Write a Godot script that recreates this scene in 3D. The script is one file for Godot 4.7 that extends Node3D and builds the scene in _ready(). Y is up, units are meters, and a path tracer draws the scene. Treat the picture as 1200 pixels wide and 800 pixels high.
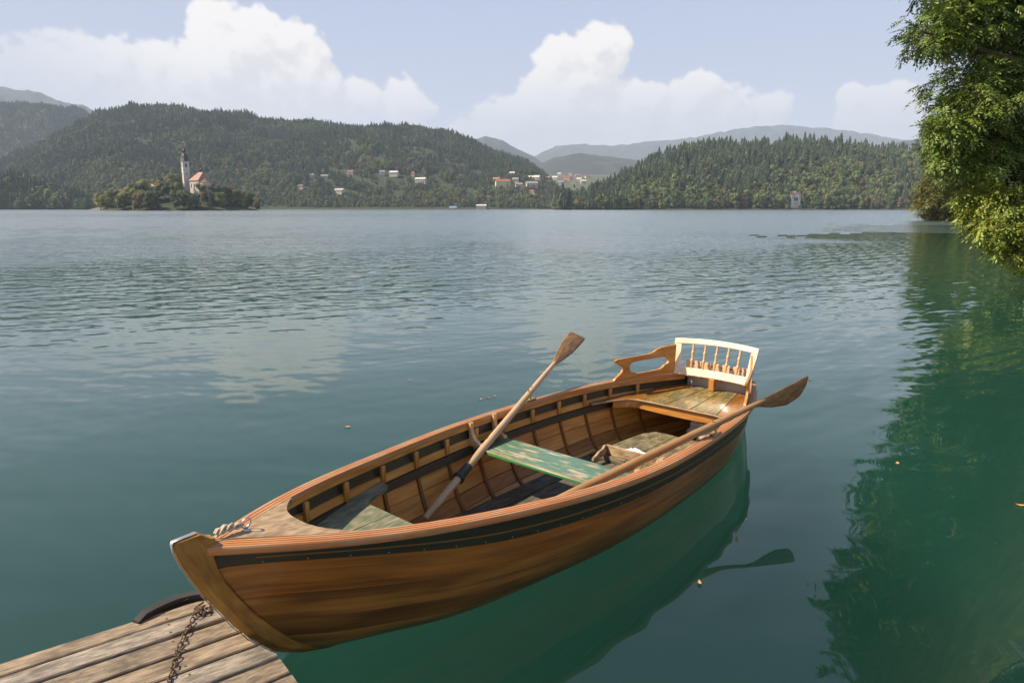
extends Node3D
# A varnished rowing boat moored at a plank jetty on a mountain lake, island church and wooded hills beyond.
# World: y up, metres, water surface at y = 0, the camera looks along -z.

const F := 798.443        # focal length in pixels of the 1200 x 800 photograph
const CAM_H := 2.05
const SP := 0.19175       # sine and cosine of the camera's downward tilt
const CP := 0.98144
const LOA := 5.0          # boat length
const BOAT_AT := Vector3(0.361, 0.0, -4.491)
const BOAT_PSI := 0.713

var rng := RandomNumberGenerator.new()
var counts := {}
var M := {}

# ------------------------------------------------------------------ camera, sky, sun
func _ready() -> void:
	rng.seed = 7
	setup_view()
	make_materials()
	build_water()
	build_terrain()
	build_boat()
	build_oars()
	build_boat_contents()
	build_jetty()
	build_near_tree()
	build_shore_trees()
	build_island()
	build_village()
	build_forests()
	build_floating_leaves()


func setup_view() -> void:
	var cam := Camera3D.new()
	cam.name = "camera"
	cam.fov = 53.2195
	cam.position = Vector3(0, CAM_H, 0)
	cam.rotation.x = -atan2(SP, CP)
	cam.near = 0.05
	cam.far = 40000.0
	add_child(cam)
	cam.current = true
	var sun := DirectionalLight3D.new()
	sun.name = "sun"
	sun.light_color = Color(1.0, 0.93, 0.82)
	sun.light_energy = 1.6
	sun.light_angular_distance = 0.53
	sun.shadow_enabled = true
	var el := deg_to_rad(45.0)
	var flat := Vector3(1.0, 0.0, -0.06).normalized()
	var dir := flat * cos(el) + Vector3.DOWN * sin(el)
	sun.basis = Basis.looking_at(dir, Vector3.UP)
	add_child(sun)
	var env := Environment.new()
	env.background_mode = Environment.BG_SKY
	var sky := Sky.new()
	var mat := PanoramaSkyMaterial.new()
	mat.panorama = ImageTexture.create_from_image(sky_image())
	sky.sky_material = mat
	env.sky = sky
	env.tonemap_mode = Environment.TONE_MAPPER_LINEAR
	env.tonemap_exposure = 2.0
	env.fog_enabled = true
	env.fog_density = 0.00010
	env.fog_light_color = Color(0.82, 0.90, 1.0)
	env.volumetric_fog_enabled = true
	env.volumetric_fog_density = 0.0
	env.sdfgi_enabled = true
	env.ssao_enabled = true
	env.ssil_enabled = true
	var we := WorldEnvironment.new()
	we.name = "environment"
	we.environment = env
	add_child(we)


# Clouds: [azimuth, elevation, radius] in degrees; azimuth 0 is -z, positive to the right.
var cloud_noise := FastNoiseLite.new()
var cloud_fine := FastNoiseLite.new()
var puffs := []

func px_dir(x: float, y: float) -> Vector2:
	var r := ray(x, y)
	return Vector2(rad_to_deg(atan2(r.x, -r.z)), rad_to_deg(atan2(r.y, Vector2(r.x, r.z).length())))

func add_puffs(list: Array) -> void:
	for p in list:
		var d := px_dir(p[0], p[1])
		puffs.append(Vector3(d.x, d.y, p[2] / 13.6))

var puff_bins := {}

func bin_puffs() -> void:
	for p in puffs:
		var lo := int(floor((p.x - p.z * 2.4) / 4.0))
		var hi := int(floor((p.x + p.z * 2.4) / 4.0))
		for k in range(lo, hi + 1):
			var key := posmod(k, 90)
			if not puff_bins.has(key):
				puff_bins[key] = []
			puff_bins[key].append(p)

func cloud_at(az: float, el: float) -> float:
	if el > 34.0:
		return -1.0
	var best := -2.0
	var sum := 0.0
	for p in puff_bins.get(posmod(int(floor(az / 4.0)), 90), []):
		var dx: float = wrapf(az - p.x, -180.0, 180.0)
		var dy: float = el - p.y
		dy = dy * (1.15 if dy > 0.0 else 0.55)
		var d: float = 1.0 - sqrt(dx * dx + dy * dy) / p.z
		best = maxf(best, d)
		if d > -1.0:
			sum += (d + 1.0) * (d + 1.0) * 0.25
	if best < -1.3:
		return -1.0
	var w := cloud_noise.get_noise_2d(az * 2.0, el * 2.6)
	var w2 := cloud_fine.get_noise_2d(az * 7.0, el * 8.5)
	return minf(best, 0.55) + 0.22 * minf(sum, 2.0) - 0.16 + w * 0.55 + w2 * 0.30

func sky_rgb(az: float, el: float, v: float, lit: float) -> Color:
	var t := smoothstep(12.0, 62.0, el)
	var top := Color(0.15, 0.245, 0.48)
	var mid := Color(0.445, 0.545, 0.80)
	var low := Color(0.98, 0.96, 0.985)
	var k := 1.0 - exp(-maxf(el, 0.0) / 8.0)
	var c := low.lerp(mid, k)
	c = c.lerp(top, t)
	# whiter toward the sun (left)
	var toward := maxf(0.0, cos(deg_to_rad(az + 103.0)) * cos(deg_to_rad(el)))
	c = c.lerp(Color(0.84, 0.82, 0.81), 0.50 * pow(toward, 1.6))
	if v > 0.0:
		var fade := smoothstep(5.0, 11.5, el)
		var cc := Color(0.95, 0.90, 0.89).lerp(Color(1.20, 1.13, 1.07), lit * (0.35 + 0.65 * fade))
		c = c.lerp(cc, smoothstep(0.0, 0.25, v) * (0.42 + 0.50 * fade) * lerpf(0.45, 1.0, smoothstep(-36.0, -23.0, az)))
	return Color(c.r * 0.5, c.g * 0.5, c.b * 0.5)

func sky_image() -> Image:
	cloud_noise.seed = 11
	cloud_noise.frequency = 0.06
	cloud_noise.fractal_octaves = 4
	cloud_fine.seed = 5
	cloud_fine.frequency = 0.09
	cloud_fine.fractal_octaves = 4
	# the cumulus seen over the hills
	add_puffs([[300, 52, 46], [258, 42, 36], [344, 58, 42], [240, 22, 22], [285, 95, 62], [340, 100, 52], [240, 100, 55], [190, 100, 55], [130, 105, 60], [60, 105, 62], [0, 110, 60], [-60, 110, 60], [360, 128, 40], [420, 125, 36], [475, 122, 32], [385, 100, 18]])
	add_puffs([[655, 68, 36], [700, 62, 34], [725, 50, 20], [645, 98, 38], [690, 95, 40], [620, 135, 42], [660, 140, 44], [735, 118, 34], [760, 112, 22], [815, 112, 32], [800, 140, 40], [860, 128, 34], [905, 126, 22], [740, 150, 44], [690, 165, 40], [580, 150, 30], [540, 160, 22]])
	add_puffs([[1035, 128, 34], [1000, 108, 14], [1015, 140, 26], [1070, 130, 16], [1052, 112, 20]])
	# the same kind of cumulus goes on round the horizon
	var r := RandomNumberGenerator.new()
	r.seed = 3
	for i in 46:
		var az := r.randf_range(42.0, 318.0)
		if az > 180.0:
			az -= 360.0
		var el := r.randf_range(4.0, 13.0)
		var size := r.randf_range(2.5, 5.0)
		for k in 4:
			puffs.append(Vector3(az + r.randf_range(-1.3, 1.3) * size, el + r.randf_range(-0.4, 0.8) * size, size * r.randf_range(0.5, 1.0)))
	bin_puffs()
	var W := 4096
	var H := 2048
	var cw := 512
	var ch := 256
	# column 0 of a panorama looks along -z
	var img := Image.create(cw, ch, false, Image.FORMAT_RGBF)
	for y in ch:
		var el := 90.0 - (y + 0.5) / ch * 180.0
		if el < -2.0:
			img.fill_rect(Rect2i(0, y, cw, ch - y), Color(0.25, 0.25, 0.26))
			break
		for x in cw:
			var az := wrapf((x + 0.5) / cw * 360.0, -180.0, 180.0)
			img.set_pixel(x, y, sky_rgb(az, el, cloud_at(az, el), 0.6))
	img.resize(W, H, Image.INTERPOLATE_BILINEAR)
	# ahead of the camera the clouds are drawn finer
	var x0 := int(-44.0 / 360.0 * W)
	var x1 := int(44.0 / 360.0 * W)
	var y0 := int((90.0 - 19.0) / 180.0 * H)
	var y1 := int(90.0 / 180.0 * H) + 2
	var cols := x1 - x0
	var field := PackedFloat32Array()
	field.resize(cols * (y1 - y0))
	for y in range(y0, y1):
		var el := 90.0 - (y + 0.5) / H * 180.0
		for x in cols:
			field[(y - y0) * cols + x] = cloud_at((x + x0 + 0.5) / W * 360.0, el)
	for y in range(y0, y1):
		var el := 90.0 - (y + 0.5) / H * 180.0
		for x in cols:
			var v := field[(y - y0) * cols + x]
			var lit := 0.6
			if v > 0.0:
				lit = clampf(0.42 + (v - field[maxi(0, y - y0 - 11) * cols + maxi(0, x - 9)]) * 2.6, 0.0, 1.0)
			var edge := clampf(minf(minf(x, cols - x) / 40.0, (y - y0) / 30.0), 0.0, 1.0)
			var c := sky_rgb((x + x0 + 0.5) / W * 360.0, el, v, lit)
			var px := posmod(x + x0, W)
			if edge < 1.0:
				c = img.get_pixel(px, y).lerp(c, edge)
			img.set_pixel(px, y, c)
	return img


# ------------------------------------------------------------------ helpers
func ray(x: float, y: float) -> Vector3:
	var u := (x - 600.0) / F
	var v := (400.0 - y) / F
	return Vector3(u, v * CP - SP, -v * SP - CP)

func at_depth(x: float, y: float, d: float) -> Vector3:
	var r := ray(x, y)
	return Vector3(0, CAM_H, 0) + r * (d / -r.z)

func at_height(x: float, y: float, h: float) -> Vector3:
	var r := ray(x, y)
	return Vector3(0, CAM_H, 0) + r * ((h - CAM_H) / r.y)

func numbered(called: String) -> String:
	var n: int = counts.get(called, 0)
	counts[called] = n + 1
	return called if n == 0 else "%s_%03d" % [called, n]

func tag(o: Node3D, label: String, category: String, group := "", kind := "") -> Node3D:
	if label: o.set_meta("label", label)
	if category: o.set_meta("category", category)
	if group: o.set_meta("group", group)
	if kind: o.set_meta("kind", kind)
	return o

func thing(called: String, label: String, category: String, at := Vector3.ZERO, group := "") -> Node3D:
	var o := Node3D.new()
	o.name = numbered(called)
	add_child(o)
	o.position = at
	return tag(o, label, category, group)

func part(parent: Node3D, called: String, mesh: Mesh, mat: Material, xf := Transform3D.IDENTITY) -> MeshInstance3D:
	var o := MeshInstance3D.new()
	o.name = called if parent != self else numbered(called)
	o.mesh = mesh
	o.material_override = mat
	o.transform = xf
	parent.add_child(o, true)
	return o

class Spline:
	var xs: Array
	var ys: Array
	var m: Array
	func _init(x: Array, y: Array) -> void:
		xs = x
		ys = y
		var n := x.size()
		m = []
		m.resize(n)
		m.fill(0.0)
		var c := []
		var d := []
		c.resize(n)
		d.resize(n)
		c.fill(0.0)
		d.fill(0.0)
		for i in range(1, n - 1):
			var h0: float = x[i] - x[i - 1]
			var h1: float = x[i + 1] - x[i]
			var rr: float = 6.0 * ((y[i + 1] - y[i]) / h1 - (y[i] - y[i - 1]) / h0)
			var den: float = 2.0 * (h0 + h1) - h0 * c[i - 1]
			c[i] = h1 / den
			d[i] = (rr - h0 * d[i - 1]) / den
		for i in range(n - 2, 0, -1):
			m[i] = d[i] - c[i] * m[i + 1]
	func at(x: float) -> float:
		var n := xs.size()
		x = clampf(x, xs[0], xs[n - 1])
		var i := 0
		while i < n - 2 and x > xs[i + 1]:
			i += 1
		var h: float = xs[i + 1] - xs[i]
		var dx: float = x - xs[i]
		return ys[i] + dx * ((ys[i + 1] - ys[i]) / h - h * (2.0 * m[i] + m[i + 1]) / 6.0) + dx * dx * m[i] / 2.0 + dx * dx * dx * (m[i + 1] - m[i]) / (6.0 * h)

func pl(xs: Array, ys: Array, x: float) -> float:
	var n := xs.size()
	if x <= xs[0]: return ys[0]
	for i in range(1, n):
		if x <= xs[i]:
			return lerpf(ys[i - 1], ys[i], (x - xs[i - 1]) / (xs[i] - xs[i - 1]))
	return ys[n - 1]

func new_st() -> SurfaceTool:
	var st := SurfaceTool.new()
	st.begin(Mesh.PRIMITIVE_TRIANGLES)
	return st

func done(st: SurfaceTool) -> ArrayMesh:
	st.generate_normals()
	return st.commit()

func tri(st: SurfaceTool, a: Vector3, b: Vector3, c: Vector3, ua := Vector2.ZERO, ub := Vector2.ZERO, uc := Vector2.ZERO) -> void:
	st.set_uv(ua)
	st.add_vertex(a)
	st.set_uv(ub)
	st.add_vertex(b)
	st.set_uv(uc)
	st.add_vertex(c)

# rows: equal-length point rings; groups: smoothing group of each ring segment
func loft_into(st: SurfaceTool, rows: Array, groups: Array = [], closed := true, caps := true, off := Vector2.ZERO) -> void:
	var n: int = rows[0].size()
	var segs := n if closed else n - 1
	var u := off.x
	var mid: Array = Array(rows[rows.size() / 2])
	var vs := [off.y]
	for j in segs:
		vs.append(vs[j] + mid[j].distance_to(mid[(j + 1) % n]))
	for i in rows.size() - 1:
		var ra = rows[i]
		var rb = rows[i + 1]
		var ca := Vector3.ZERO
		var cb := Vector3.ZERO
		for j in n:
			ca += ra[j]
			cb += rb[j]
		var u2 := u + (ca / n).distance_to(cb / n)
		for j in segs:
			var k := (j + 1) % n
			st.set_smooth_group(groups[j] if groups.size() > j else j + 1)
			tri(st, ra[j], rb[k], ra[k], Vector2(u, vs[j]), Vector2(u2, vs[j + 1]), Vector2(u, vs[j + 1]))
			tri(st, ra[j], rb[j], rb[k], Vector2(u, vs[j]), Vector2(u2, vs[j]), Vector2(u2, vs[j + 1]))
		u = u2
	if caps and closed:
		for e in 2:
			var r = rows[0] if e == 0 else rows[rows.size() - 1]
			var c := Vector3.ZERO
			for p in r:
				c += p
			c /= n
			st.set_smooth_group(-1)
			for j in n:
				var k := (j + 1) % n
				var a: Vector3 = r[j]
				var b: Vector3 = r[k]
				var ua := Vector2((a - c).length() * 0.5, vs[j])
				var ub := Vector2((b - c).length() * 0.5, vs[j] + 0.01)
				if e == 0:
					tri(st, a, b, c, ua, ub, Vector2.ZERO)
				else:
					tri(st, b, a, c, ub, ua, Vector2.ZERO)

func loft(rows: Array, groups: Array = [], closed := true, caps := true, off := Vector2.ZERO) -> ArrayMesh:
	var st := new_st()
	loft_into(st, rows, groups, closed, caps, off)
	return done(st)

# a board: chamfered block centred on the origin, long along x
func board(size: Vector3, r := 0.004, bend := 0.0) -> ArrayMesh:
	var rows := []
	var hx := size.x / 2.0
	for e in [[-hx, r], [-hx + r, 0.0], [0.0, 0.0], [hx - r, 0.0], [hx, r]]:
		var a: float = size.y / 2.0 - e[1]
		var b: float = size.z / 2.0 - e[1]
		var x: float = e[0]
		var lift: float = bend * (1.0 - (x / hx) * (x / hx))
		rows.append(PackedVector3Array([Vector3(x, a + lift, -b + r), Vector3(x, a + lift, b - r), Vector3(x, a - r + lift, b), Vector3(x, -a + r + lift, b), Vector3(x, -a + lift, b - r), Vector3(x, -a + lift, -b + r), Vector3(x, -a + r + lift, -b), Vector3(x, a - r + lift, -b)]))
	return loft(rows, [1, 2, 3, 4, 5, 6, 7, 8], true, true, Vector2(rng.randf() * 3.0, rng.randf() * 3.0))

func tube_rows(pts: Array, radii: Array, n := 8, squash := 1.0) -> Array:
	var rows := []
	var up := Vector3.UP
	for i in pts.size():
		var t: Vector3 = (pts[mini(i + 1, pts.size() - 1)] - pts[maxi(i - 1, 0)]).normalized()
		var s := t.cross(up)
		if s.length() < 0.05:
			s = t.cross(Vector3.RIGHT)
		s = s.normalized()
		var w := s.cross(t).normalized()
		up = w
		var ring := PackedVector3Array()
		var rad: float = radii[i] if i < radii.size() else radii[-1]
		for k in n:
			var a := TAU * k / n
			ring.append(pts[i] + s * cos(a) * rad + w * sin(a) * rad * squash)
		rows.append(ring)
	return rows

func tube(pts: Array, radii: Array, n := 8, squash := 1.0) -> ArrayMesh:
	var g := []
	g.resize(n)
	g.fill(1)
	return loft(tube_rows(pts, radii, n, squash), g)

# flat outline in (x, z), lifted to top.call(x, z), with a thickness downwards
func slab(poly: PackedVector2Array, top: Callable, thick: float, grain_x := true) -> ArrayMesh:
	var st := new_st()
	var idx := Geometry2D.triangulate_polygon(poly)
	var off := Vector2(rng.randf() * 3.0, rng.randf() * 3.0)
	for s in 2:
		st.set_smooth_group(s + 1)
		for i in range(0, idx.size(), 3):
			var q := []
			for k in 3:
				var p: Vector2 = poly[idx[i + k]]
				q.append([Vector3(p.x, top.call(p.x, p.y) - (thick if s == 1 else 0.0), p.y), off + (p if grain_x else Vector2(p.y, p.x))])
			if (q[1][0] - q[0][0]).cross(q[2][0] - q[0][0]).y * (1.0 if s == 0 else -1.0) > 0.0:
				q.reverse()
			tri(st, q[0][0], q[1][0], q[2][0], q[0][1], q[1][1], q[2][1])
	var l := 0.0
	st.set_smooth_group(-1)
	for i in poly.size():
		var p := poly[i]
		var q := poly[(i + 1) % poly.size()]
		var l2 := l + p.distance_to(q)
		var a := Vector3(p.x, top.call(p.x, p.y), p.y)
		var b := Vector3(q.x, top.call(q.x, q.y), q.y)
		var d := Vector3(0, -thick, 0)
		tri(st, a, b, b + d, Vector2(l, 0) + off, Vector2(l2, 0) + off, Vector2(l2, thick) + off)
		tri(st, a, b + d, a + d, Vector2(l, 0) + off, Vector2(l2, thick) + off, Vector2(l, thick) + off)
		l = l2
	return done(st)

# outline given as 3D points in a plane, extruded by a vector (holes: a second ring with the same count)
func plate(outer: Array, by: Vector3, inner: Array = []) -> ArrayMesh:
	var st := new_st()
	var n := outer.size()
	var x_axis: Vector3 = (outer[1] - outer[0]).normalized()
	var nrm := by.normalized()
	x_axis = (x_axis - nrm * x_axis.dot(nrm)).normalized()
	var y_axis := nrm.cross(x_axis)
	if absf(x_axis.y) > absf(y_axis.y):
		var sw := x_axis
		x_axis = y_axis
		y_axis = sw
	var uv := func(p: Vector3) -> Vector2: return Vector2(p.dot(x_axis), p.dot(y_axis)) + Vector2(0.3, 0.7)
	st.set_smooth_group(-1)
	if inner.is_empty():
		var flat := PackedVector2Array()
		for p in outer:
			flat.append(Vector2(p.dot(x_axis), p.dot(y_axis)))
		var idx := Geometry2D.triangulate_polygon(flat)
		for s in 2:
			for i in range(0, idx.size(), 3):
				var a: Vector3 = outer[idx[i]] + by * s
				var b: Vector3 = outer[idx[i + 1]] + by * s
				var c: Vector3 = outer[idx[i + 2]] + by * s
				tri(st, a, b, c, uv.call(a), uv.call(b), uv.call(c))
	else:
		for s in 2:
			for i in n:
				var k := (i + 1) % n
				var a: Vector3 = outer[i] + by * s
				var b: Vector3 = outer[k] + by * s
				var c: Vector3 = inner[k] + by * s
				var d: Vector3 = inner[i] + by * s
				tri(st, a, b, c, uv.call(a), uv.call(b), uv.call(c))
				tri(st, a, c, d, uv.call(a), uv.call(c), uv.call(d))
	for ring in [outer, inner]:
		for i in ring.size():
			var a: Vector3 = ring[i]
			var b: Vector3 = ring[(i + 1) % ring.size()]
			tri(st, a, b, b + by, uv.call(a), uv.call(b), uv.call(b) + Vector2(0, 0.02))
			tri(st, a, b + by, a + by, uv.call(a), uv.call(b) + Vector2(0, 0.02), uv.call(a) + Vector2(0, 0.02))
	return done(st)

func turn_to(at: Vector3, x_dir: Vector3, up := Vector3.UP) -> Transform3D:
	var x := x_dir.normalized()
	var z := x.cross(up).normalized()
	return Transform3D(Basis(x, z.cross(x).normalized(), z), at)


# ------------------------------------------------------------------ materials
func lin(r: float, g: float, b: float) -> Color:
	return Color(r, g, b).linear_to_srgb()

func stretched(sd: int, freq: float, w: int, h: int, oct := 3) -> Image:
	var n := FastNoiseLite.new()
	n.seed = sd
	n.frequency = freq
	n.fractal_octaves = oct
	var im := n.get_seamless_image(w, h)
	im.convert(Image.FORMAT_L8)
	im.resize(512, 256, Image.INTERPOLATE_CUBIC)
	return im

# colours are linear; cracks darken, wear shows bare (a mask with hard edges, as flaked paint has)
func wood_tex(sd: int, dark: Color, light: Color, blotch := 0.25, crack := 0.0, paint := Color(0, 0, 0, 0), cover := 0.5, knots := 0) -> Array:
	var a := stretched(sd, 0.05, 24, 256).get_data()
	var b := stretched(sd + 1, 0.22, 40, 256, 2).get_data()
	var c := stretched(sd + 2, 0.03, 128, 96).get_data()
	var d := stretched(sd + 3, 0.06, 58, 256, 4).get_data()
	var out := PackedByteArray()
	out.resize(512 * 256 * 3)
	var hgt := PackedByteArray()
	hgt.resize(512 * 256)
	var kn := []
	var r := RandomNumberGenerator.new()
	r.seed = sd * 31 + 5
	for i in knots:
		kn.append(Vector3(r.randf() * 512.0, r.randf() * 256.0, r.randf_range(4.0, 8.0)))
	var painted := paint.a > 0.0
	for i in 512 * 256:
		var fa := a[i] / 255.0
		var fb := b[i] / 255.0
		var fc := c[i] / 255.0
		var v := fa * 0.55 + fb * 0.35 + (fc - 0.5) * blotch * 2.0 + 0.05
		if knots > 0:
			var x := i % 512
			var y := i / 512
			for k in kn:
				var q: float = (absf(x - k.x) * 0.5 + absf(y - k.y)) / k.z
				if q < 1.0:
					v -= (1.0 - q) * 0.5
		var hh := fb * 0.6 + fa * 0.4
		if crack > 0.0 and fb < 0.36:
			v -= (0.36 - fb) * crack * 5.0
			hh -= (0.36 - fb) * 3.0
		v = clampf(v, 0.0, 1.0)
		var cr := lerpf(dark.r, light.r, v)
		var cg := lerpf(dark.g, light.g, v)
		var cb := lerpf(dark.b, light.b, v)
		if painted:
			var m := d[i] / 255.0 * 0.75 + fc * 0.45 - 0.1
			if m < cover:
				var sh := 0.75 + fa * 0.5
				var k := clampf((cover - m) * 14.0, 0.0, 1.0) * paint.a
				cr = lerpf(cr, paint.r * sh, k)
				cg = lerpf(cg, paint.g * sh, k)
				cb = lerpf(cb, paint.b * sh, k)
				hh += 0.25 * k
		out[i * 3] = int(clampf(pow(cr, 0.4545), 0.0, 1.0) * 255.0)
		out[i * 3 + 1] = int(clampf(pow(cg, 0.4545), 0.0, 1.0) * 255.0)
		out[i * 3 + 2] = int(clampf(pow(cb, 0.4545), 0.0, 1.0) * 255.0)
		hgt[i] = int(clampf(hh * 0.7, 0.0, 1.0) * 255.0)
	return [ImageTexture.create_from_image(Image.create_from_data(512, 256, false, Image.FORMAT_RGB8, out)), ImageTexture.create_from_image(Image.create_from_data(512, 256, false, Image.FORMAT_L8, hgt))]

func wood(called: String, tex: Array, rough: float, relief := 0.03, tile := Vector2(1.1, 0.32), coat := 0.0, tint := Color(1, 1, 1)) -> StandardMaterial3D:
	var m := StandardMaterial3D.new()
	m.resource_name = called
	m.albedo_texture = tex[0]
	m.albedo_color = tint
	m.roughness = rough
	m.uv1_scale = Vector3(1.0 / tile.x, 1.0 / tile.y, 1.0)
	if relief > 0.0:
		m.heightmap_enabled = true
		m.heightmap_texture = tex[1]
		m.heightmap_scale = relief
	if coat > 0.0:
		m.clearcoat_enabled = true
		m.clearcoat = coat
		m.clearcoat_roughness = 0.12
	M[called] = m
	return m

func plain(called: String, c: Color, rough := 0.8, metal := 0.0) -> StandardMaterial3D:
	var m := StandardMaterial3D.new()
	m.resource_name = called
	m.albedo_color = c.linear_to_srgb()
	m.roughness = rough
	m.metallic = metal
	M[called] = m
	return m

func noisy(called: String, a: Color, b: Color, size: float, rough := 0.9, freq := 0.03, bump := 0.0) -> StandardMaterial3D:
	var n := FastNoiseLite.new()
	n.seed = called.hash() % 1000
	n.frequency = freq
	n.fractal_octaves = 5
	var t := NoiseTexture2D.new()
	t.width = 256
	t.height = 256
	t.seamless = true
	t.noise = n
	var g := Gradient.new()
	g.set_color(0, a.linear_to_srgb())
	g.set_color(1, b.linear_to_srgb())
	g.set_offset(0, 0.25)
	g.set_offset(1, 0.75)
	t.color_ramp = g
	var m := StandardMaterial3D.new()
	m.resource_name = called
	m.albedo_texture = t
	m.roughness = rough
	m.uv1_triplanar = true
	m.uv1_world_triplanar = true
	m.uv1_scale = Vector3.ONE / size
	if bump > 0.0:
		var t2 := NoiseTexture2D.new()
		t2.width = 256
		t2.height = 256
		t2.seamless = true
		t2.noise = n
		m.heightmap_enabled = true
		m.heightmap_texture = t2
		m.heightmap_scale = bump
	M[called] = m
	return m

func make_materials() -> void:
	var hull_t := wood_tex(101, Color(0.125, 0.046, 0.007), Color(0.36, 0.152, 0.026), 0.6, 0.10)
	var inner_t := wood_tex(111, Color(0.31, 0.135, 0.022), Color(0.58, 0.29, 0.062), 0.5, 0.1)
	var fresh_t := wood_tex(121, Color(0.40, 0.23, 0.09), Color(0.70, 0.49, 0.26), 0.3, 0.1, Color(0, 0, 0, 0), 0.5, 4)
	var pale_t := wood_tex(125, Color(0.58, 0.45, 0.30), Color(0.84, 0.74, 0.58), 0.25, 0.05)
	var grey_t := wood_tex(131, Color(0.085, 0.072, 0.058), Color(0.36, 0.305, 0.245), 0.5, 1.5, Color(0, 0, 0, 0), 0.5, 6)
	var deck_t := wood_tex(141, Color(0.17, 0.11, 0.06), Color(0.42, 0.30, 0.18), 0.45, 0.7, Color(0, 0, 0, 0), 0.5, 3)
	var cap_t := wood_tex(151, Color(0.36, 0.17, 0.07), Color(0.46, 0.255, 0.12), 0.3, 0.08, Color(0.43, 0.16, 0.042, 0.85), 0.54)
	var green_t := wood_tex(161, Color(0.26, 0.20, 0.12), Color(0.46, 0.38, 0.26), 0.3, 0.2, Color(0.066, 0.165, 0.105, 0.95), 0.635)
	var bow_t := wood_tex(171, Color(0.15, 0.12, 0.075), Color(0.40, 0.33, 0.21), 0.4, 0.6, Color(0.085, 0.155, 0.10, 0.75), 0.53)
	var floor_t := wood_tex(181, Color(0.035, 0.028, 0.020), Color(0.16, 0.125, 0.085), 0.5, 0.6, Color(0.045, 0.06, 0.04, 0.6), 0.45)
	var dark_t := wood_tex(191, Color(0.006, 0.007, 0.003), Color(0.024, 0.026, 0.012), 0.3, 0.2)
	wood("hull_varnish", hull_t, 0.34, 0.008, Vector2(3.4, 0.42), 0.35)
	wood("hull_varnish_dark", hull_t, 0.38, 0.008, Vector2(2.9, 0.5), 0.3, Color(0.84, 0.82, 0.78))
	wood("hull_varnish_red", hull_t, 0.34, 0.008, Vector2(3.9, 0.36), 0.35, Color(1.0, 0.94, 0.86))
	wood("inner_plank", inner_t, 0.5, 0.015, Vector2(2.2, 0.5))
	wood("inner_plank_dark", inner_t, 0.55, 0.015, Vector2(1.9, 0.5), 0.0, Color(0.80, 0.77, 0.74))
	wood("inner_plank_pale", inner_t, 0.55, 0.015, Vector2(2.5, 0.5), 0.0, Color(1.0, 1.0, 1.0))
	wood("rail_wood", inner_t, 0.45, 0.02, Vector2(1.3, 0.2))
	wood("rib_wood", inner_t, 0.6, 0.02, Vector2(0.6, 0.1), 0.0, Color(0.66, 0.62, 0.58))
	wood("cap_wood", cap_t, 0.5, 0.015, Vector2(1.3, 0.5))
	wood("worn_wood", deck_t, 0.6, 0.03, Vector2(0.5, 0.2))
	wood("picket_wood", pale_t, 0.6, 0.02, Vector2(0.4, 0.2), 0.0, Color(0.95, 0.84, 0.78))
	wood("deck_wood", deck_t, 0.7, 0.04, Vector2(0.55, 0.22))
	wood("stem_wood", inner_t, 0.5, 0.03, Vector2(0.8, 0.3), 0.0, Color(0.80, 0.80, 0.72))
	wood("fresh_pine", fresh_t, 0.4, 0.012, Vector2(0.9, 0.25), 0.3)
	wood("seat_back_pine", pale_t, 0.45, 0.012, Vector2(0.9, 0.25), 0.2)
	wood("arm_wood", fresh_t, 0.42, 0.012, Vector2(0.9, 0.25), 0.3, Color(0.90, 0.76, 0.54))
	wood("thwart_paint", green_t, 0.42, 0.04, Vector2(1.0, 0.42), 0.15)
	wood("bow_seat_paint", bow_t, 0.65, 0.04, Vector2(0.6, 0.24), 0.0, Color(0.84, 0.86, 0.82))
	wood("bench_wood", bow_t, 0.24, 0.006, Vector2(0.9, 0.4), 0.4, Color(0.98, 0.90, 0.70))
	wood("bench_wood_red", inner_t, 0.26, 0.006, Vector2(0.9, 0.4), 0.3, Color(0.74, 0.70, 0.66))
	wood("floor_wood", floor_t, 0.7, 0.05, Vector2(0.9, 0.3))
	wood("platform_wood", grey_t, 0.75, 0.06, Vector2(0.6, 0.3), 0.0, Color(0.86, 0.86, 0.74))
	wood("oar_wood", pale_t, 0.5, 0.015, Vector2(0.9, 0.2), 0.0, Color(0.80, 0.73, 0.66))
	wood("oar_wood_brown", pale_t, 0.5, 0.015, Vector2(0.9, 0.2), 0.0, Color(0.68, 0.56, 0.42))
	wood("blade_wood", deck_t, 0.6, 0.03, Vector2(0.6, 0.15), 0.0, Color(0.92, 0.84, 0.70))
	wood("blade_wood_dark", deck_t, 0.55, 0.03, Vector2(0.6, 0.15), 0.0, Color(0.78, 0.69, 0.52))
	wood("jetty_wood", grey_t, 0.85, 0.10, Vector2(0.62, 0.17))
	wood("jetty_wood_warm", grey_t, 0.85, 0.10, Vector2(0.75, 0.15), 0.0, Color(1.0, 0.95, 0.88))
	wood("jetty_wood_dark", grey_t, 0.85, 0.10, Vector2(0.55, 0.19), 0.0, Color(0.90, 0.87, 0.82))
	wood("green_paint", dark_t, 0.5, 0.015, Vector2(1.2, 0.2), 0.08)
	wood("riser_paint", dark_t, 0.5, 0.02, Vector2(1.2, 0.2), 0.0, Color(1.0, 0.96, 0.96))
	plain("thwart_edge", Color(0.05, 0.19, 0.06), 0.4)
	plain("pinstripe", Color(0.17, 0.075, 0.02), 0.5)
	plain("grey_paint", Color(0.40, 0.36, 0.35), 0.7)
	plain("steel", Color(0.55, 0.53, 0.52), 0.4, 0.8)
	plain("white_metal", Color(0.34, 0.34, 0.36), 0.45, 0.7)
	plain("brass", Color(0.48, 0.33, 0.13), 0.4, 0.7)
	plain("copper_nail", Color(0.42, 0.36, 0.28), 0.45, 0.4)
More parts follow.
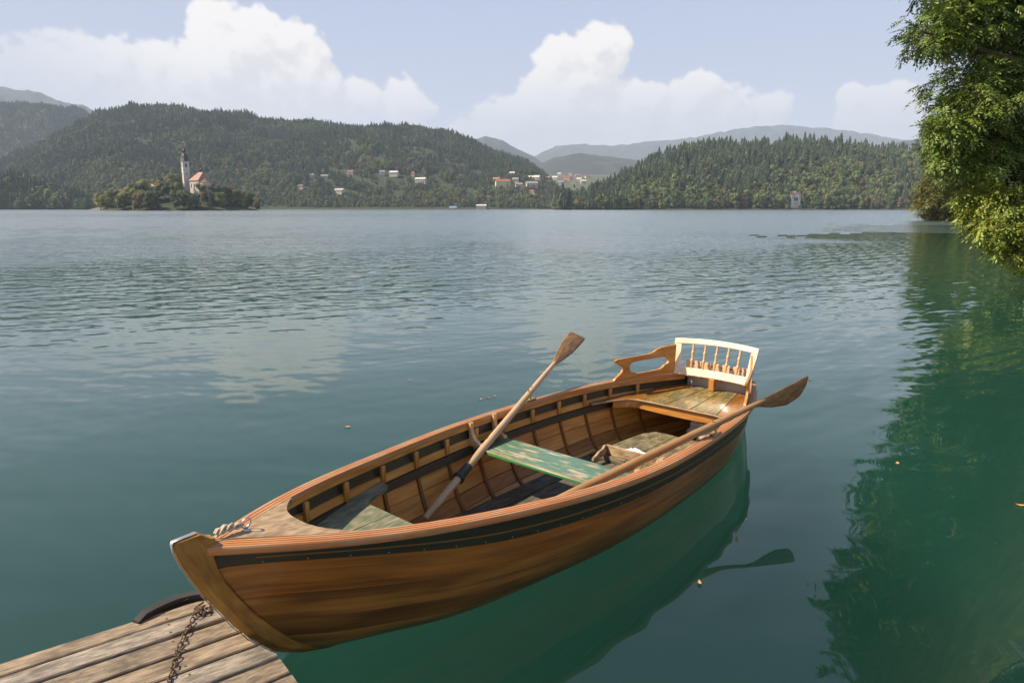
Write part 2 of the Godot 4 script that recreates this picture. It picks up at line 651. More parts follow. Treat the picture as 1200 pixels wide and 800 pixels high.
	plain("hull_nail", Color(0.10, 0.05, 0.025), 0.5)
	plain("rust", Color(0.13, 0.085, 0.062), 0.8, 0.3)
	plain("leather", Color(0.026, 0.024, 0.026), 0.55)
	plain("rubber", Color(0.022, 0.020, 0.022), 0.75)
	plain("rope", Color(0.46, 0.38, 0.28), 0.95)
	plain("white_cloth", Color(0.75, 0.74, 0.74), 0.8)
	plain("bag_plastic", Color(0.42, 0.38, 0.36), 0.4)
	plain("leaf_yellow", Color(0.52, 0.27, 0.06), 0.6)
	plain("leaf_brown", Color(0.26, 0.13, 0.04), 0.6)
	noisy("bed_mud", Color(0.02, 0.034, 0.015), Color(0.075, 0.095, 0.045), 2.4, 0.95, 0.02)
	noisy("stone", Color(0.04, 0.045, 0.028), Color(0.13, 0.13, 0.085), 0.7, 0.9, 0.03)
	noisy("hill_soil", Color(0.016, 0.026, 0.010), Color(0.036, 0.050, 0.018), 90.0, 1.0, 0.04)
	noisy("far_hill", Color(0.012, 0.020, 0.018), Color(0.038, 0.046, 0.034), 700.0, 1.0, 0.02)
	noisy("meadow", Color(0.035, 0.052, 0.02), Color(0.085, 0.095, 0.036), 240.0, 1.0, 0.03)
	noisy("bank_soil", Color(0.05, 0.045, 0.02), Color(0.12, 0.11, 0.05), 2.0, 1.0, 0.04)
	plain("bark", Color(0.07, 0.05, 0.035), 0.95)


# ------------------------------------------------------------------ water
func ripple_texture() -> ImageTexture:
	var N := 256
	var r := RandomNumberGenerator.new()
	r.seed = 21
	var waves := []
	for i in 34:
		var k := r.randf_range(2.0, 26.0)
		var a := r.randfn(1.35, 0.75)
		var kx := roundf(k * cos(a))
		var ky := roundf(k * sin(a))
		if kx == 0.0 and ky == 0.0:
			kx = 1.0
		var kk := Vector2(kx, ky).length()
		waves.append([kx * TAU / N, ky * TAU / N, r.randf() * TAU, kx / kk * pow(kk, -0.45), ky / kk * pow(kk, -0.45)])
	var data := PackedFloat32Array()
	data.resize(N * N * 3)
	var rms := 0.0
	for y in N:
		for x in N:
			var sx := 0.0
			var sy := 0.0
			for w in waves:
				var c := cos(x * w[0] + y * w[1] + w[2])
				sx += c * w[3]
				sy += c * w[4]
			rms += sx * sx + sy * sy
			var i := (y * N + x) * 3
			data[i] = sx
			data[i + 1] = sy
	rms = sqrt(rms / (N * N))
	for i in N * N:
		var n := Vector3(data[i * 3] / rms * 0.3, data[i * 3 + 1] / rms * 0.3, 1.0).normalized()
		data[i * 3] = n.x * 0.5 + 0.5
		data[i * 3 + 1] = n.y * 0.5 + 0.5
		data[i * 3 + 2] = n.z * 0.5 + 0.5
	return ImageTexture.create_from_image(Image.create_from_data(N, N, false, Image.FORMAT_RGBF, data.to_byte_array()))

func water_mat(called: String, tex: Texture2D, slope: float, tile: float, rough: float, spec: float) -> StandardMaterial3D:
	var m := StandardMaterial3D.new()
	m.resource_name = called
	m.transparency = BaseMaterial3D.TRANSPARENCY_ALPHA
	m.albedo_color = Color(0.1, 0.3, 0.28, 0.0)
	m.roughness = rough
	m.metallic_specular = spec
	m.normal_enabled = true
	m.normal_texture = tex
	m.normal_scale = slope / 0.3
	m.uv1_triplanar = true
	m.uv1_world_triplanar = true
	m.uv1_scale = Vector3.ONE / tile
	M[called] = m
	return m

var wave_set := []
var wave_patch := FastNoiseLite.new()

func wave_amp(p: Vector2, r: float) -> float:
	var n := wave_patch.get_noise_2d(p.x * 0.6, p.y * 0.35)
	var grow := smoothstep(5.0, 24.0, r)
	# calmer under the trees on the right
	var lee := 1.0 - 0.75 * smoothstep(0.30, 0.62, p.x / maxf(1.0, -p.y))
	return (0.05 * smoothstep(4.5, 7.0, r) + 0.95 * grow * clampf(0.75 + n * 1.1, 0.12, 1.5)) * lee

func build_water() -> void:
	var tex := ripple_texture()
	water_mat("water_calm", tex, 0.011, 5.3, 0.012, 0.48)
	water_mat("water_mid", tex, 0.016, 4.1, 0.03, 0.5)
	for k in 4:
		water_mat("water_ruffled_%d" % k, tex, [0.02, 0.03, 0.045, 0.055][k], 4.1, [0.05, 0.08, 0.12, 0.17][k], 0.5)
	water_mat("water_streak", tex, 0.045, 7.3, 0.19, 0.47)
	water_mat("water_far", tex, 0.06, 9.7, 0.225, 0.45)
	water_mat("water_lee", tex, 0.014, 6.1, 0.06, 0.5)
	water_mat("water_lee_far", tex, 0.03, 6.1, 0.15, 0.48)
	wave_patch.seed = 4
	wave_patch.frequency = 0.05
	wave_patch.fractal_octaves = 3
	var r := RandomNumberGenerator.new()
	r.seed = 77
	for i in 16:
		var lam := 0.24 * pow(1.105, i) * r.randf_range(0.9, 1.1)
		var a := r.randfn(1.15, 0.95)
		var k := TAU / lam
		wave_set.append([cos(a) * k, sin(a) * k, r.randf() * TAU, 0.029 / k, lam])
	var mesh := ArrayMesh.new()
	var c2 := Vector2(BOAT_AT.x, BOAT_AT.z)
	# 1: calm ring from the hull's waterline out to 4.5 m, where the wave field begins
	var n := 360
	var ring := waterline_ring(n)
	var vs := PackedVector3Array()
	var ns := PackedVector3Array()
	var ix := PackedInt32Array()
	for j in n:
		var a := TAU * j / n
		var q := Vector2(sin(a), -cos(a)) * 4.5 + c2
		vs.append(Vector3(ring[j].x, 0, ring[j].y))
		vs.append(Vector3(q.x, 0, q.y))
		ns.append(Vector3.UP)
		ns.append(Vector3.UP)
		var k := (j + 1) % n
		ix.append_array([j * 2, j * 2 + 1, k * 2 + 1, j * 2, k * 2 + 1, k * 2])
	add_surface(mesh, vs, ns, ix, M.water_calm)
	# 2: waves in the sector that lies ahead, 4.5 to 48 m
	var rx := [PackedInt32Array(), PackedInt32Array(), PackedInt32Array(), PackedInt32Array()]
	var half := deg_to_rad(62.0)
	var cols := 430
	var rows := 480
	vs = PackedVector3Array()
	ns = PackedVector3Array()
	ix = PackedInt32Array()
	for i in rows + 1:
		var rad := 4.5 * pow(48.0 / 4.5, float(i) / rows)
		var cell := rad * 0.006
		var use := []
		for w in wave_set:
			if w[4] > cell * 2.2:
				use.append(w)
		for j in cols + 1:
			var a := -half + 2.0 * half * j / cols
			var q: Vector2 = Vector2(sin(a), -cos(a)) * float(rad) + c2
			var side := smoothstep(0.0, 0.07, minf(j, cols - j) / float(cols))
			var am := wave_amp(q, rad) * side
			var h := 0.0
			var hx := 0.0
			var hz := 0.0
			if am > 0.001:
				for w in use:
					var ph: float = q.x * w[0] + q.y * w[1] + w[2]
					var cs := cos(ph)
					h += sin(ph) * w[3]
					hx += cs * w[3] * w[0]
					hz += cs * w[3] * w[1]
			vs.append(Vector3(q.x, h * am, q.y))
			ns.append(Vector3(-hx * am, 1.0, -hz * am).normalized())
			if i < rows and j < cols:
				var o := i * (cols + 1) + j
				# wind-ruffled patches begin raggedly farther out
				var out_to := rad * (1.0 + 0.5 * wave_patch.get_noise_2d(q.x * 1.3 + 50.0, q.y * 0.9) + rng.randf_range(-0.10, 0.10))
				out_to *= 1.0 - 0.85 * smoothstep(0.36, 0.56, q.x / maxf(1.0, -q.y) + 0.12 * wave_patch.get_noise_2d(q.x * 0.8, q.y * 2.4))
				var band := 0 if out_to < 11.0 else 1 if out_to < 16.0 else 2 if out_to < 23.0 else 3 if out_to < 32.0 else 4
				(ix if band == 0 else rx[band - 1]).append_array([o, o + cols + 1, o + cols + 2, o, o + cols + 2, o + 1])
	add_surface(mesh, vs, ns, ix, M.water_mid)
	for k in 4:
		add_surface(mesh, vs, ns, rx[k], M["water_ruffled_%d" % k])
	# 3: the rest of the circle, flat
	vs = PackedVector3Array()
	ns = PackedVector3Array()
	ix = PackedInt32Array()
	for j in 61:
		var a := half + (TAU - 2.0 * half) * j / 60.0
		for rad in [4.5, 48.0]:
			var q: Vector2 = Vector2(sin(a), -cos(a)) * float(rad) + c2
			vs.append(Vector3(q.x, 0, q.y))
			ns.append(Vector3.UP)
		if j < 60:
			ix.append_array([j * 2, j * 2 + 1, j * 2 + 3, j * 2, j * 2 + 3, j * 2 + 2])
	add_surface(mesh, vs, ns, ix, M.water_mid)
	# 4: open lake
	vs = PackedVector3Array()
	ns = PackedVector3Array()
	ix = PackedInt32Array()
	var streak := PackedInt32Array()
	var lees := PackedInt32Array()
	var lees_far := PackedInt32Array()
	var rn := 70
	var an := 480
	for j in an + 1:
		var a := TAU * j / an
		for i in rn + 1:
			var rad := 48.0 * pow(3000.0 / 48.0, float(i) / rn)
			var q: Vector2 = Vector2(sin(a), -cos(a)) * rad + c2
			vs.append(Vector3(q.x, 0, q.y))
			ns.append(Vector3.UP)
			if j < an and i < rn:
				var o := j * (rn + 1) + i
				var calm := wave_patch.get_noise_2d(q.x * 0.03, q.y * 0.16) + rng.randf_range(-0.16, 0.16) > 0.10
				var lee := smoothstep(0.40, 0.60, q.x / maxf(1.0, -q.y) + 0.25 * wave_patch.get_noise_2d(q.x * 0.3, q.y * 1.2)) * (1.0 - smoothstep(90.0, 330.0, rad)) + rng.randf_range(-0.34, 0.34) > 0.5
				((lees if lee and rad < 64.0 else lees_far if lee and rad < 92.0 else streak if calm else ix)).append_array([o, o + 1, o + rn + 2, o, o + rn + 2, o + rn + 1])
	add_surface(mesh, vs, ns, ix, M.water_far)
	add_surface(mesh, vs, ns, streak, M.water_streak)
	add_surface(mesh, vs, ns, lees, M.water_lee)
	add_surface(mesh, vs, ns, lees_far, M.water_lee_far)
	var o := MeshInstance3D.new()
	o.name = "water"
	o.mesh = mesh
	add_child(o)
	tag(o, "blue-green lake water around the rowing boat and jetty", "water", "", "structure")
	var body := FogVolume.new()
	body.name = "water_depth"
	body.size = Vector3(6000, 40, 6000)
	body.position = Vector3(0, -20.06, 0)
	var fm := FogMaterial.new()
	fm.density = 0.16
	fm.albedo = lin(0.040, 0.190, 0.142)
	body.material = fm
	add_child(body)
	tag(body, "green depth of the lake below its surface", "water", "", "structure")

func add_surface(mesh: ArrayMesh, vs: PackedVector3Array, ns: PackedVector3Array, ix: PackedInt32Array, mat: Material) -> void:
	# front faces run clockwise: keep every face looking up
	for i in range(0, ix.size(), 3):
		var a := vs[ix[i]]
		if (vs[ix[i + 1]] - a).cross(vs[ix[i + 2]] - a).y > 0.0:
			var t := ix[i + 1]
			ix[i + 1] = ix[i + 2]
			ix[i + 2] = t
	var arr := []
	arr.resize(Mesh.ARRAY_MAX)
	arr[Mesh.ARRAY_VERTEX] = vs
	arr[Mesh.ARRAY_NORMAL] = ns
	arr[Mesh.ARRAY_INDEX] = ix
	mesh.add_surface_from_arrays(Mesh.PRIMITIVE_TRIANGLES, arr)
	mesh.surface_set_material(mesh.get_surface_count() - 1, mat)

# points on the hull's waterline, in the middle of the planking, seen from the boat's centre at even angles
func waterline_ring(n: int) -> PackedVector2Array:
	hull_setup()
	var pts := []
	for i in 121:
		var s := lerpf(0.0745, 0.998, i / 120.0)
		pts.append(Vector2((s - 0.5) * LOA, maxf(0.002, hull_z(s, 0.0) - 0.006)))
	var out := PackedVector2Array()
	var ax := Vector2(sin(BOAT_PSI), -cos(BOAT_PSI))
	var nz := Vector2(cos(BOAT_PSI), sin(BOAT_PSI))
	var c2 := Vector2(BOAT_AT.x, BOAT_AT.z)
	for j in n:
		var a := TAU * j / n
		var w := Vector2(sin(a), -cos(a))
		var d := Vector2(w.dot(ax), w.dot(nz))
		var best := 3.0
		var dd := Vector2(d.x, absf(d.y))
		# intersect the ray with the outline
		var poly := [Vector2(pts[0].x, 0.0)] + pts + [Vector2(pts[-1].x, 0.0)]
		for i in poly.size() - 1:
			var hit = Geometry2D.segment_intersects_segment(Vector2.ZERO, dd * 4.0, poly[i], poly[i + 1])
			if hit != null:
				best = minf(best, hit.length())
		out.append(c2 + w * best)
	return out


# ------------------------------------------------------------------ boat
var s_b: Spline
var s_h: Spline
var s_kk: Spline
var s_k0: Spline
var s_e: Spline
var s_d: Spline

func hull_setup() -> void:
	if s_b: return
	s_b = Spline.new([0.0, 0.1, 0.25, 0.45, 0.65, 0.85, 1.0], [0.03, 0.322, 0.59, 0.784, 0.788, 0.645, 0.363])
	s_h = Spline.new([0.0, 0.25, 0.5, 0.75, 1.0], [0.686, 0.564, 0.505, 0.49, 0.455])
	s_kk = Spline.new([0.0, 0.007, 0.02, 0.037, 0.056, 0.072, 0.09, 0.12, 0.2, 0.5, 0.8, 1.0], [0.64, 0.553, 0.426, 0.282, 0.15, 0.06, -0.006, -0.05, -0.10, -0.15, -0.13, -0.09])
	s_k0 = Spline.new([0.0, 0.12, 0.2, 0.5, 0.8, 1.0], [0.03, -0.05, -0.10, -0.15, -0.13, -0.09])
	s_d = Spline.new([0.0, 0.11, 0.23, 0.47, 0.62, 1.0], [0.105, 0.108, 0.16, 0.172, 0.185, 0.18])
	var ws := Spline.new([0.07, 0.113, 0.174, 0.247, 0.339, 0.422, 0.53, 0.686, 0.86, 1.0], [0.012, 0.112, 0.252, 0.38, 0.477, 0.549, 0.593, 0.583, 0.476, 0.30])
	var xs := [0.0, 0.05]
	var es := [0.95, 0.80]
	for s in [0.1, 0.14, 0.19, 0.26, 0.35, 0.45, 0.55, 0.7, 0.85, 1.0]:
		var k: float = s_kk.at(s)
		var h: float = s_h.at(s)
		var e: float = log((ws.at(s) - 0.02) / (s_b.at(s) - 0.045 - 0.02)) / log(-k / (h - k))
		xs.append(s)
		es.append(clampf(e, 0.12, 0.9))
	s_e = Spline.new(xs, es)

# half beam of the planking's outside at station s (0 bow, 1 stern) and height y
func hull_z(s: float, y: float) -> float:
	var k := s_kk.at(s)
	var h := s_h.at(s)
	var v := clampf((y - k) / (h - k), 0.0, 1.0)
	var slope := (s_b.at(s + 0.005) - s_b.at(s - 0.005)) / 0.05
	var b := maxf(0.022, s_b.at(s) - 0.030 * sqrt(1.0 + slope * slope))
	return 0.02 + (b - 0.02) * pow(v, s_e.at(s))

# height of strake line f (0 top, 1 keel) of strake band: band 0 is the sheer strake
func line_y(band: int, f: float, s: float) -> float:
	var h := s_h.at(s) - 0.006
	var d := s_d.at(s)
	if band == 0:
		return h - d * f
	var k := s_k0.at(s)
	return k + (h - d - k) * pow(1.0 - f, 2.1)

func rabbet(band: int, f: float) -> float:
	var lo := 0.0
	var hi := 0.14
	if s_kk.at(0.0) <= line_y(band, f, 0.0):
		return 0.0
	for i in 24:
		var mid := (lo + hi) / 2.0
		if s_kk.at(mid) > line_y(band, f, mid):
			lo = mid
		else:
			hi = mid
	return lo

func skin(band: int, f: float, t: float, side: float, inset: float) -> Vector3:
	var s0 := rabbet(band, f)
	var s := lerpf(s0, 1.0, pow(t, 1.25))
	var y := line_y(band, f, s)
	var z := hull_z(s, y)
	if inset > 0.0:
		var dy := 0.01
		var slope := (hull_z(s, y + dy) - hull_z(s, y - dy)) / (2.0 * dy)
		var nv := Vector2(1.0, -slope).normalized()
		z -= nv.x * inset
		y -= nv.y * inset
	return Vector3((s - 0.5) * LOA, y, maxf(z, 0.004) * side)

func strake(band: int, f0: float, f1: float, side: float) -> ArrayMesh:
	var th := 0.016
	var c := (f1 - f0) * 0.012
	var ci := (f1 - f0) * 0.022 + 0.0015
	var rows := []
	for i in 41:
		var t := i / 40.0
		var ring := PackedVector3Array()
		ring.append(skin(band, f0, t, side, th * 0.5))
		for k in 4:
			ring.append(skin(band, lerpf(f0 + c, f1 - c, k / 3.0), t, side, 0.0))
		ring.append(skin(band, f1, t, side, th * 0.5))
		for k in 4:
			ring.append(skin(band, lerpf(f1 - ci, f0 + ci, k / 3.0), t, side, th))
		if side < 0.0:
			ring.reverse()
		rows.append(ring)
	var g := [2, 1, 1, 1, 3, 4, 5, 5, 5, 6]
	if side < 0.0:
		g = [5, 5, 5, 4, 3, 1, 1, 1, 2, 6]
	return loft(rows, g, true, true, Vector2(rng.randf() * 4.0, rng.randf() * 4.0))

# a rail swept along the sheer; profile points are (distance inboard from the gunwale's outer edge, height above the sheer)
func rail(profile: Array, side: float, sa: float, sb: float, smooth := false, n := 60) -> ArrayMesh:
	var rows := []
	for i in n + 1:
		var s := lerpf(sa, sb, i / float(n))
		var slope := (s_b.at(s + 0.005) - s_b.at(s - 0.005)) / 0.05
		var k := sqrt(1.0 + slope * slope)
		var ring := PackedVector3Array()
		for p in profile:
			ring.append(Vector3((s - 0.5) * LOA, s_h.at(s) + p[1], maxf(0.003, s_b.at(s) - p[0] * k) * side))
		if side < 0.0:
			ring.reverse()
		rows.append(ring)
	var g := []
	for i in profile.size():
		g.append(1 if smooth else i + 1)
	return loft(rows, g, true, true, Vector2(rng.randf() * 4.0, rng.randf() * 4.0))

func bp(s: float, t: float, h: float) -> Vector3:
	return Vector3((s - 0.5) * LOA, h, t)

func boat_xf() -> Transform3D:
	return Transform3D(Basis(Vector3(sin(BOAT_PSI), 0, -cos(BOAT_PSI)), Vector3.UP, Vector3(cos(BOAT_PSI), 0, sin(BOAT_PSI))), BOAT_AT)

func build_boat() -> void:
	hull_setup()
	var boat := thing("rowing_boat", "varnished wooden rowing boat with green stripe and white spindled seat back", "boat")
	boat.transform = boat_xf()
	var mats := [M.hull_varnish_red, M.hull_varnish, M.hull_varnish_dark, M.hull_varnish, M.hull_varnish_red, M.hull_varnish_dark]
	var innm := [M.inner_plank, M.inner_plank_pale, M.inner_plank_dark, M.inner_plank, M.inner_plank_pale, M.inner_plank_dark]
	for side in [-1.0, 1.0]:
		var sh := part(boat, "sheer_strake", strake(0, 0.0, 1.0, side), M.green_paint)
		sh.set_meta("label", "dark green painted top strake")
		# pin stripe: a thin moulding let into the green band
		var rows := []
		for i in 61:
			var s := lerpf(0.035, 0.99, i / 60.0)
			var ring := PackedVector3Array()
			for q in [[0.66, -0.001], [0.66, 0.0022], [0.72, 0.0022], [0.72, -0.001]]:
				var y := line_y(0, q[0], s)
				ring.append(Vector3((s - 0.5) * LOA, y, (hull_z(s, y) + q[1]) * side))
			if side < 0.0: ring.reverse()
			rows.append(ring)
		part(sh, "pinstripe", loft(rows), M.pinstripe)
		for j in 6:
			# seen from outside and inside: the far side's planks show their inner faces
			part(boat, "strake", strake(1, j / 6.0, (j + 1) / 6.0, side), mats[j] if side > 0.0 else innm[j])
		part(boat, "gunwale_cap", rail([[0.072, -0.030], [0.072, -0.004], [0.068, 0.0], [0.053, 0.0], [0.051, -0.009], [0.049, -0.009], [0.047, 0.0], [0.033, 0.0], [0.031, -0.009], [0.029, -0.009], [0.027, 0.0], [0.016, 0.0], [0.013, -0.003], [0.013, -0.030]], side, 0.0, 0.995), M.cap_wood)
		part(boat, "rub_rail", rail([[0.0125, -0.004], [0.004, -0.005], [0.0, -0.012], [-0.002, -0.022], [0.0, -0.034], [0.006, -0.042], [0.026, -0.044], [0.026, -0.031], [0.0125, -0.0305]], side, 0.0, 0.998), M.cap_wood)
		part(boat, "inwale", rail([[0.073, -0.058], [0.073, -0.031], [0.040, -0.031], [0.040, -0.058]], side, 0.03, 0.985), M.rail_wood)
		# interior clamp strip and seat riser, following the planking
		for q in [["clamp", 0.124, 0.172, 0.010, M.inner_plank, 0.035], ["seat_riser", 0.176, 0.226, 0.030, M.riser_paint, 0.10]]:
			rows = []
			for i in 61:
				var s := lerpf(q[5], 0.985, i / 60.0)
				var h := s_h.at(s)
				var y0: float = h - q[1]
				var y1: float = h - q[2]
				var ring := PackedVector3Array([Vector3((s - 0.5) * LOA, y0, maxf(0.003, hull_z(s, y0) - 0.0165) * side), Vector3((s - 0.5) * LOA, y0, maxf(0.002, hull_z(s, y0) - 0.0165 - q[3]) * side), Vector3((s - 0.5) * LOA, y1, maxf(0.002, hull_z(s, y1) - 0.0165 - q[3]) * side), Vector3((s - 0.5) * LOA, y1, maxf(0.003, hull_z(s, y1) - 0.0165) * side)])
				if side > 0.0: ring.reverse()
				rows.append(ring)
			part(boat, q[0], loft(rows, [], true, true, Vector2(rng.randf(), rng.randf())), q[4])
		# timber heads under the gunwale and bent ribs below the riser
		for k in 12:
			var s := 0.132 + 0.0675 * k
			var h := s_h.at(s)
			var zt := hull_z(s, h - 0.115)
			var slope := (s_b.at(s + 0.005) - s_b.at(s - 0.005)) / 0.05
			var head := board(Vector3(0.114, 0.018, 0.034), 0.003)
			var tang := Vector3(1, 0, slope * side).normalized()
			var inn: Vector3 = Vector3(tang.z, 0, -tang.x) * side
			var b := Basis(Vector3.UP, inn, Vector3.UP.cross(inn))
			part(boat, "timber_head", head, M.rail_wood, Transform3D(b, bp(s, (zt - 0.0265) * side, h - 0.1155) + inn * 0.014))
			rows = []
			for i in 15:
				var f := i / 14.0
				var y := lerpf(h - 0.222, s_k0.at(s) + 0.02, 1.0 - pow(1.0 - f, 2.0))
				var z := hull_z(s, y)
				var sl := (hull_z(s, y + 0.01) - hull_z(s, y - 0.01)) / 0.02
				var nv := Vector2(1.0, -sl).normalized()
				var o := Vector2(z, y) - nv * 0.0155
				var i2 := Vector2(z, y) - nv * 0.031
				var x := (s - 0.5) * LOA
				var ring := PackedVector3Array([Vector3(x - 0.015, o.y, o.x * side), Vector3(x - 0.012, i2.y, i2.x * side), Vector3(x + 0.012, i2.y, i2.x * side), Vector3(x + 0.015, o.y, o.x * side)])
				rows.append(ring)
			part(boat, "rib", loft(rows), M.rib_wood)
	# copper nails along the lower edge of the green band, near side and far side
	var nail := SphereMesh.new()
	nail.radius = 0.0035
	nail.height = 0.005
	nail.radial_segments = 8
	nail.rings = 4
	for side in [-1.0, 1.0]:
		for k in 30:
			var s := 0.04 + 0.032 * k
			var y := line_y(0, 0.93, s)
			part(boat, "nail", nail, M.copper_nail, Transform3D(Basis(), bp(s, (hull_z(s, y) + 0.0005) * side, y)))
	# fastenings where ribs meet the planks
	for side in [-1.0, 1.0]:
		for k in 12:
			var s := 0.132 + 0.0675 * k
			for f in [0.06, 0.125, 0.21, 0.29, 0.375]:
				var y := line_y(1, f, s)
				if y > 0.01:
					part(boat, "nail", nail, M.hull_nail, Transform3D(Basis(), bp(s, (hull_z(s, y) - 0.0008) * side, y)))
	# stem, its iron band and the keel
	var outer := [[-0.024, 0.742], [-0.0235, 0.70], [-0.019, 0.629], [-0.012, 0.548], [-0.003, 0.454], [0.007, 0.372], [0.020, 0.258], [0.038, 0.139], [0.052, 0.068], [0.066, 0.021], [0.085, -0.03], [0.11, -0.075], [0.15, -0.115]]
	var inner := [[-0.008, 0.746], [-0.002, 0.722], [0.004, 0.652], [0.007, 0.575], [0.013, 0.495], [0.022, 0.41], [0.034, 0.31], [0.052, 0.19], [0.066, 0.105], [0.083, 0.04], [0.102, -0.01], [0.128, -0.05], [0.16, -0.085]]
	var rows := []
	for i in outer.size():
		var a: Array = outer[i]
		var b: Array = inner[i]
		var w0 := 0.014
		var w1 := 0.032 if i > 1 else 0.022
		var mx := lerpf(a[0], b[0], 0.35)
		var my := lerpf(a[1], b[1], 0.35)
		rows.append(PackedVector3Array([bp(a[0], -w0, a[1]), bp(a[0], w0, a[1]), bp(mx, w1, my), bp(b[0], w1, b[1]), bp(b[0], -w1, b[1]), bp(mx, -w1, my)]))
	var stem := part(boat, "stem", loft(rows, [1, 2, 3, 4, 5, 6]), M.stem_wood)
	# notched heel of the stem head, down to the deck
	var knob := []
	for q in [[-0.008, 0.746], [-0.0045, 0.747], [-0.002, 0.740], [0.0005, 0.728], [0.004, 0.716], [0.0075, 0.71], [0.0085, 0.685], [0.0, 0.68]]:
		knob.append(bp(q[0], -0.026, q[1]))
	part(stem, "stem_head", plate(knob, Vector3(0, 0, 0.052)), M.stem_wood)
	rows = []
	var path := [[-0.0055, 0.7505], [-0.016, 0.7495], [-0.0242, 0.7465], [-0.0252, 0.738], [-0.0247, 0.70], [-0.0202, 0.629], [-0.0132, 0.548], [-0.0042, 0.454], [0.0058, 0.371], [0.0188, 0.256], [0.0365, 0.136], [0.0508, 0.064], [0.065, 0.0165], [0.084, -0.035]]
	for i in path.size():
		var p: Array = path[i]
		var q: Array = path[mini(i + 1, path.size() - 1)]
		var o: Array = path[maxi(i - 1, 0)]
		var t := Vector2((q[0] - o[0]) * LOA, q[1] - o[1]).normalized()
		var nn := Vector2(-t.y, t.x) * (-0.002)
		var w := 0.011 if i < 4 else 0.004
		var x: float = (p[0] - 0.5) * LOA
		rows.append(PackedVector3Array([Vector3(x - nn.x, p[1] - nn.y, -w), Vector3(x - nn.x, p[1] - nn.y, w), Vector3(x + nn.x, p[1] + nn.y, w), Vector3(x + nn.x, p[1] + nn.y, -w)]))
	part(stem, "stem_band", loft(rows), M.white_metal)
	rows = []
	for i in 25:
		var s := lerpf(0.14, 0.995, i / 24.0)
		var y := s_k0.at(s) - 0.002
		rows.append(PackedVector3Array([bp(s, -0.02, y), bp(s, 0.02, y), bp(s, 0.016, y - 0.035), bp(s, -0.016, y - 0.035)]))
	part(boat, "keel", loft(rows), M.hull_varnish_dark)
	# transom
	var tr := []
	for i in 13:
		var y := lerpf(s_h.at(1.0) - 0.006, s_kk.at(1.0) + 0.004, pow(i / 12.0, 0.7))
		tr.append(bp(1.0, hull_z(1.0, y), y))
	for i in 12:
		var p: Vector3 = tr[12 - i]
		if i > 0 or p.z > 0.03:
			tr.append(Vector3(p.x, p.y, -p.z))
	tr.append(Vector3(tr[0].x, tr[0].y, -tr[0].z))
	var clean := []
	for p in tr:
		if clean.is_empty() or clean[-1].distance_to(p) > 0.004:
			clean.append(p)
	part(boat, "transom", plate(clean, Vector3(0.026, 0, 0)), M.hull_varnish)
	part(boat, "transom_panel", board(Vector3(0.62, 0.10, 0.016), 0.003), M.grey_paint, Transform3D(Basis(Vector3(0, 0, 1), Vector3.UP, Vector3(-1, 0, 0)), bp(0.9945, 0, 0.385)))
	part(boat, "transom_cap", board(Vector3(0.70, 0.03, 0.06), 0.006), M.cap_wood, Transform3D(Basis(Vector3(0, 0, 1), Vector3.UP, Vector3(-1, 0, 0)), bp(0.9985, 0, 0.452)))
	# bow deck
	var edge := [[0.1135, 0.268], [0.109, 0.25], [0.102, 0.21], [0.0955, 0.165], [0.091, 0.125], [0.088, 0.075], [0.0868, 0.03]]
	var deck := PackedVector2Array()
	for e in edge:
		deck.append(Vector2((e[0] - 0.5) * LOA, e[1]))
	for i in range(edge.size() - 1, -1, -1):
		deck.append(Vector2((edge[i][0] - 0.5) * LOA, -edge[i][1]))
	for i in 13:
		var s := lerpf(0.113, 0.007, i / 12.0)
		var slope := (s_b.at(s + 0.005) - s_b.at(s - 0.005)) / 0.05
		deck.append(Vector2((s - 0.5) * LOA, -maxf(0.004, s_b.at(s) - 0.0725 * sqrt(1.0 + slope * slope))))
	for i in 13:
		var s := lerpf(0.007, 0.113, i / 12.0)
		var slope := (s_b.at(s + 0.005) - s_b.at(s - 0.005)) / 0.05
		deck.append(Vector2((s - 0.5) * LOA, maxf(0.004, s_b.at(s) - 0.0725 * sqrt(1.0 + slope * slope)) + (0.0 if i > 0 else 0.0005)))
	part(boat, "bow_deck", slab(deck, func(x, z): return s_h.at(x / LOA + 0.5) - 0.002 + 0.006 * (1.0 - minf(1.0, absf(z) / 0.3)), 0.032), M.deck_wood)
	# ring bolt with a short rope's end on the bow deck
	var ring_pts := []
	for i in 17:
		var a := TAU * i / 16.0
		ring_pts.append(bp(0.0405, -0.03, 0.70) + Vector3(cos(a) * 0.022, sin(a) * 0.024, sin(a) * 0.008))
	var eye := part(boat, "ring_bolt", tube(ring_pts, [0.0042]), M.steel)
	var disc := CylinderMesh.new()
	disc.top_radius = 0.013
	disc.bottom_radius = 0.016
	disc.height = 0.008
	part(eye, "ring_base", disc, M.steel, Transform3D(Basis(), bp(0.0405, -0.03, 0.669)))
	# bow seat, five boards lengthwise
	var lip := [[0.213, 0.294], [0.217, 0.335], [0.225, 0.362], [0.236, 0.379], [0.246, 0.39], [0.255, 0.41], [0.261, 0.44], [0.262, 0.465]]
